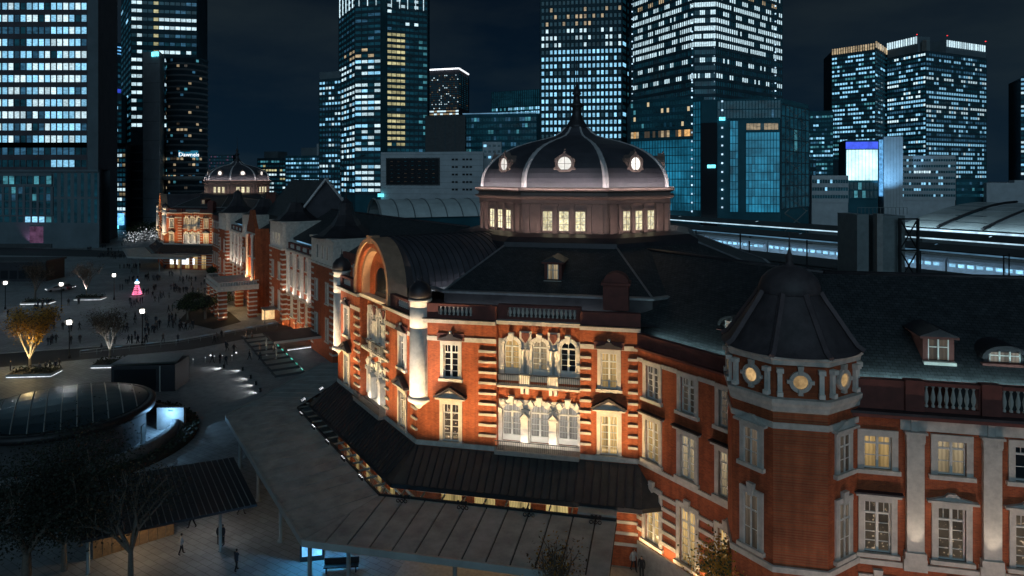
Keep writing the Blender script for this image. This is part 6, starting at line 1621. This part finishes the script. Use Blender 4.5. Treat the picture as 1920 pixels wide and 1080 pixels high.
platform(136, 152, 11.6, 'long dark platform canopy behind the standing train', [(135.6, 11.0, .5, 'strip_soft'), (152.6, 11.2, .4, 'strip_soft')], mt='concrete_dark')
platform(166, 184, 12.2, 'long platform canopy edged with white light below the arched roof', [(165.5, 11.6, .6, 'strip_white'), (184.5, 11.8, .5, 'strip_white')], mt='concrete_dark')
platform(96, 112, 9.4, 'nearest dark platform canopy just above the wing roof', [(112.6, 8.8, .3, 'strip_soft')], mt='concrete_dark')
# train at rest
def train(x, y0, y1, z, lab, strip_m='strip_white'):
    t = thing('train', lab, 'train', S2W(0, 0), TH); n = int((y1 - y0) / 25)
    for k in range(n):
        a, c = y0 + k * 25 + .3, y0 + k * 25 + 24.7
        b = MB(); P = [(x - 1.65, z), (x + 1.65, z), (x + 1.7, z + 2.3), (x + 1.45, z + 3.1), (x + .7, z + 3.5), (x - .7, z + 3.5), (x - 1.45, z + 3.1), (x - 1.7, z + 2.3)]
        b.extrude_y(P, a, c); cr = b.build('carriage', 'train_body', t)
        for q in range(12): MB().box(x - 1.76, x - 1.66, a + 1.2 + q * 1.95, a + 2.5 + q * 1.95, z + 1.35, z + 2.1).build('window', 'w_cool', cr)
    MB().box(x - 3.0, x - 2.3, y0, y1, z - .6, z - .2).build('platform_light', strip_m, t)
    MB().box(x - 6, x - 2, y0, y1, z - 1.6, z - .65).build('platform_edge', 'concrete', t)
    return t
strip(Frame(119, 0, PI), -140, 130, 0, 8.2, (-1, .5), 2600, (.35, .66, 1.0), .4)
train(128, -130, 145, 7.4, 'white train standing along the light-edged platform')
# broad ribbed roof
BR = thing('station_roof', 'broad pale ribbed train-shed roof sloping back at right', 'roof', S2W(0, 0), TH)
n, m_n = 16, 6
for k in range(n):
    for j in range(m_n):
        y0, y1 = -150 + k * 14, -150 + (k + 1) * 14 - .9; f0, f1 = j / m_n, (j + .92) / m_n
        xx = lambda f: 205 + f * 62
        zz = lambda f: 12.3 + 7.4 * math.sin(f * PI * .5)
        b = MB(); b.poly([(xx(f0), y0, zz(f0)), (xx(f1), y0, zz(f1)), (xx(f1), y1, zz(f1)), (xx(f0), y1, zz(f0))]); b.build('roof_panel', 'rail_roof', BR)
    if True:
        b = MB()
        for j in range(m_n): b.beam((xx(j / m_n), y0 - .3, zz(j / m_n) + .5), (xx((j + 1) / m_n), y0 - .3, zz((j + 1) / m_n) + .5), .7)
        b.build('roof_rib', 'iron', BR)
MB().box(203.5, 204.5, -150, 74, 11.2, 11.8).build('light_strip', 'strip_white', BR)
strip(Frame(200, 0, PI), -80, 160, 3, 14.5, (-1, .55), 48000, (.62, .88, 1), .5)
# arched platform roof behind the station range
AR = thing('arched_roof', 'pale arched platform roof left of the near dome, behind the slate roofs', 'roof', atY(712, 408, 205))
AR.location.z = 0; rr, zb = 12.5, 15.6
axd = Vector((.93, .36, 0)).normalized(); AR.rotation_euler = (0, 0, math.atan2(axd.y, axd.x))
for k in range(9):
    b = MB(); a, c = k * 5.0 + .1, (k + 1) * 5.0 - .1
    for q in range(12):
        t0, t1 = PI * (.10 + .80 * q / 12), PI * (.10 + .80 * (q + 1) / 12)
        P0, P1 = (rr - rr * math.cos(t0) * 1.0 - rr + 8, zb + 7.4 * math.sin(t0)), (rr - rr * math.cos(t1) - rr + 8, zb + 7.4 * math.sin(t1))
        b.poly([(a, P0[0], P0[1]), (c, P0[0], P0[1]), (c, P1[0], P1[1]), (a, P1[0], P1[1])], 0, True)
    b.build('roof_panel', 'pale_roof', AR)
b = MB()
for q in range(12):
    t0, t1 = PI * (.10 + .80 * q / 12), PI * (.10 + .80 * (q + 1) / 12); b.beam((-.3, -rr * math.cos(t0) + 8, zb + 7.6 * math.sin(t0)), (-.3, -rr * math.cos(t1) + 8, zb + 7.6 * math.sin(t1)), .5)
b.build('end_arch', 'canopy_edge', AR)
for k in range(1, 9):
    b = MB()
    for q in range(12):
        t0, t1 = PI * (.10 + .80 * q / 12), PI * (.10 + .80 * (q + 1) / 12); b.beam((k * 5.0, -rr * math.cos(t0) + 8, zb + 7.5 * math.sin(t0)), (k * 5.0, -rr * math.cos(t1) + 8, zb + 7.5 * math.sin(t1)), .28)
    b.build('roof_rib', 'steel_grey', AR)
MB().box(0, 45, -3, 20, 0, zb + 2.2).build('wall', 'tower_teal', AR); MB().box(34, 44, -3.4, -3.05, zb - .5, zb + .6).build('light_strip', 'strip_white', AR)
# steel lift tower standing behind the wing roof
c = atY(1664, 520, 92); LT = thing('steel_tower', 'grey panelled service tower with cross-braced steel frame behind the wing roof', 'tower', (c.x, c.y, 0), .05)
zt = zy(402, 92)
MB().box(-4.2, -2.6, 0, 5, 0, zt).build('side_panel', 'steel_grey', LT); MB().box(-2.55, -1.6, 1.5, 4.5, 0, zt - .3).build('dark_core', 'iron', LT); MB().box(-1.55, -.75, -.2, .8, 0, zt + .1).build('column', 'concrete', LT); MB().box(-.7, 2.7, .4, 5, 0, zt - .2).build('back_panel', 'steel_grey', LT)
for x in (1.5, 4.0):
    MB().box(x - .15, x + .15, -.5, -.2, 0, zt - .5).build('steel_post', 'iron', LT)
for k in range(6):
    z = zt - .6 - k * 4.2
    b = MB(); b.beam((1.5, -.35, z), (4.0, -.35, z - 4.2), .16); b.beam((4.0, -.35, z), (1.5, -.35, z - 4.2), .16); b.beam((1.5, -.35, z), (4.0, -.35, z), .14); b.build('cross_brace', 'iron', LT)
b = MB(); b.box(-4.2, 2.7, -.1, -.04, zt + .9, zt + .96)
for k in range(14): b.box(-4.2 + k * .53 - .02, -4.2 + k * .53 + .02, -.1, -.04, zt, zt + .9)
b.build('roof_railing', 'steel_grey', LT)
# catenary masts
for i, (px, Y, yt) in enumerate(((1305, 120, 432), (1388, 110, 437), (1405, 108, 452), (1513, 110, 450), (1726, 120, 470), (1882, 118, 478), (1892, 118, 475))):
    p = atY(px, 520, Y); t = thing('catenary_mast', ORD[i] + ' thin overhead-line mast from the left above the station roof ridge', 'mast', (p.x, p.y, 0), TH, 'overhead-line masts by the tracks')
    zt = zy(yt, Y); MB().lathe([(.16, 0), (.12, zt)], 8).build('pole', 'iron', t); MB().box(0, 1.4, -.05, .05, zt - .6, zt - .5).build('arm', 'iron', t)
# ================================================================= people
def body_mesh(name, joints, bones, radii, sub=1):
    """one continuous skinned figure; joints in metres, feet on z = 0"""
    me = bpy.data.meshes.new(name); me.from_pydata(joints, bones, []); o = bpy.data.objects.new(name, me); COL.objects.link(o)
    m = o.modifiers.new('skin', 'SKIN'); m.use_smooth_shade = True
    if not me.skin_vertices: 
        bpy.context.view_layer.objects.active = o
    for i, r in enumerate(radii): me.skin_vertices[0].data[i].radius = r; me.skin_vertices[0].data[i].use_root = (i == 0)
    o.modifiers.new('sub', 'SUBSURF').levels = sub
    dg = bpy.context.evaluated_depsgraph_get(); ev = o.evaluated_get(dg); out = bpy.data.meshes.new_from_object(ev)
    bpy.data.objects.remove(o); out.name = name
    return out
def figure(pose, coat):
    s = {'stand': (.0, .0, 0), 'walk': (.30, .24, 1), 'walk2': (.20, -.16, 1)}[pose]; st, ar, w_ = s
    J = [(0, 0, .95), (0, .01, 1.18), (0, .0, 1.40), (0, -.01, 1.52), (0, -.03, 1.60), (0, -.02, 1.71),
         (.10, 0, .90), (.11, -st * .5, .50), (.12, -st * .9 + .02, .08), (.12, -st * .9 - .15, .04),
         (-.10, 0, .90), (-.11, st * .35, .50), (-.12, st * 1.0 + .02, .10 + .03 * w_), (-.12, st * 1.0 - .12, .04),
         (.19, .0, 1.39), (.25, ar * .5 + .02, 1.12), (.25, ar - .08, .90), (.25, ar - .13, .81),
         (-.19, .0, 1.39), (-.25, -ar * .5 + .02, 1.12), (-.25, -ar - .08, .90), (-.25, -ar - .13, .81)]
    Bn = [(0, 1), (1, 2), (2, 3), (3, 4), (4, 5), (0, 6), (6, 7), (7, 8), (8, 9), (0, 10), (10, 11), (11, 12), (12, 13), (2, 14), (14, 15), (15, 16), (16, 17), (2, 18), (18, 19), (19, 20), (20, 21)]
    Rd = [(.16, .12), (.15, .11), (.17, .11), (.062, .06), (.085, .10), (.085, .10), (.095, .10), (.065, .07), (.048, .05), (.042, .03), (.095, .10), (.065, .07), (.048, .05), (.042, .03), (.07, .07), (.052, .052), (.042, .042), (.035, .02), (.07, .07), (.052, .052), (.042, .042), (.035, .02)]
    me = body_mesh('person', J, Bn, Rd)
    for m in (coat, 'cloth_dark', 'skin', 'hair', 'rubber'): me.materials.append(MAT[m])
    for p in me.polygons:
        c = p.center
        if c.z > 1.53: p.material_index = 2 if (c.y < -.07 and c.z < 1.70) else 3
        elif c.z > 1.49: p.material_index = 2
        elif c.z < .10: p.material_index = 4
        elif c.z < .84 and abs(c.x) < .2: p.material_index = 1
        elif c.z < .87 and abs(c.x) >= .2: p.material_index = 2
        else: p.material_index = 0
    return me
FIG = [figure('stand', 'cloth_dark'), figure('walk', 'cloth_dark'), figure('walk2', 'cloth_navy'), figure('walk', 'cloth_grey'), figure('stand', 'cloth_navy'), figure('walk2', 'cloth_pale')]
def person(p, lab, kind, rz, group=None, sc_=1.0):
    o = obj('person', FIG[kind], None, (p.x, p.y, p.z), rz); o.scale = (sc_, sc_, sc_); tag(o, lab, 'person', group); return o
near = [((340, 1040), 'person in pale coat walking past the lit shop front', 5, 2.2), ((411, 1021), 'person in dark coat standing beside the dark canopy post', 0, 1.2), ((418, 1022), 'person in navy coat standing right of the dark canopy post', 4, -.6),
        ((443, 1071), 'person in dark clothes walking alone at the lower left corner paving', 2, 2.6), ((452, 965), 'person walking behind the right end of the dark canopy', 1, 1.5), ((360, 990), 'person walking under the dark canopy toward the shop front', 1, -1.7),
        ((1188, 1071), 'person in pale coat standing at the pavilion corner by the stone base', 5, .4), ((1203, 1085), 'person in dark coat beside the pale-coated one at the stone base', 0, -.5),
        ((576, 1040), 'person in dark jacket facing the blue glowing kiosk', 4, 3.0)]
for (px, py), lab, kd, rz in near: person(at(px, py), lab, kd, rz)
for t, d in ((.2, 2.6), (1.0, 2.2), (2.2, 2.5), (2.9, 2.3)):
    p = faceSW.p(t, d); q = S2W(p.x, p.y); person(q, 'dark figure walking under the glass strip at the pavilion entrance', 1, random.random() * 6, 'people under the glass strip')
rnd = random.Random(31); n = 0
spots = []
def crowd(k, x0, x1, y0, y1, lab, grp, dense=None):
    left = k
    while left > 0:
        m_ = min(left, rnd.choice([1, 1, 2, 2, 3, 4])); c = at(rnd.uniform(x0, x1), rnd.uniform(y0, y1)); left -= m_; h = rnd.uniform(0, 6.28)
        for _ in range(m_):
            for _t in range(20):
                p = c + Vector((rnd.gauss(0, .8), rnd.gauss(0, .8), 0))
                if all((p - q).length > .55 for q in spots): break
            spots.append(p); person(p, lab, rnd.choice([0, 1, 1, 2, 2, 3, 4]), h + rnd.gauss(0, .4), grp, rnd.uniform(.93, 1.06))
crowd(100, 225, 420, 500, 560, 'dark figure among the crowd in front of the far pavilion', 'people in front of the far pavilion')
crowd(60, 230, 350, 560, 650, 'dark figure crossing the middle of the plaza', 'people in the middle of the plaza')
crowd(18, 90, 225, 600, 665, 'dark figure walking between the front lamps and the planters', 'people near the front lamps')
crowd(14, 0, 160, 560, 612, 'dark figure walking at the left side of the plaza', 'people at the left of the plaza')
crowd(40, 165, 232, 462, 486, 'dark figure waiting in the packed crowd at the far crossing', 'people at the far crossing')
crowd(16, 380, 520, 632, 690, 'dark figure strolling near the drive and the grille slabs', 'people near the drive')
crowd(6, 10, 100, 690, 700, 'dark figure sitting out near the golden tree planter', 'people by the golden tree')
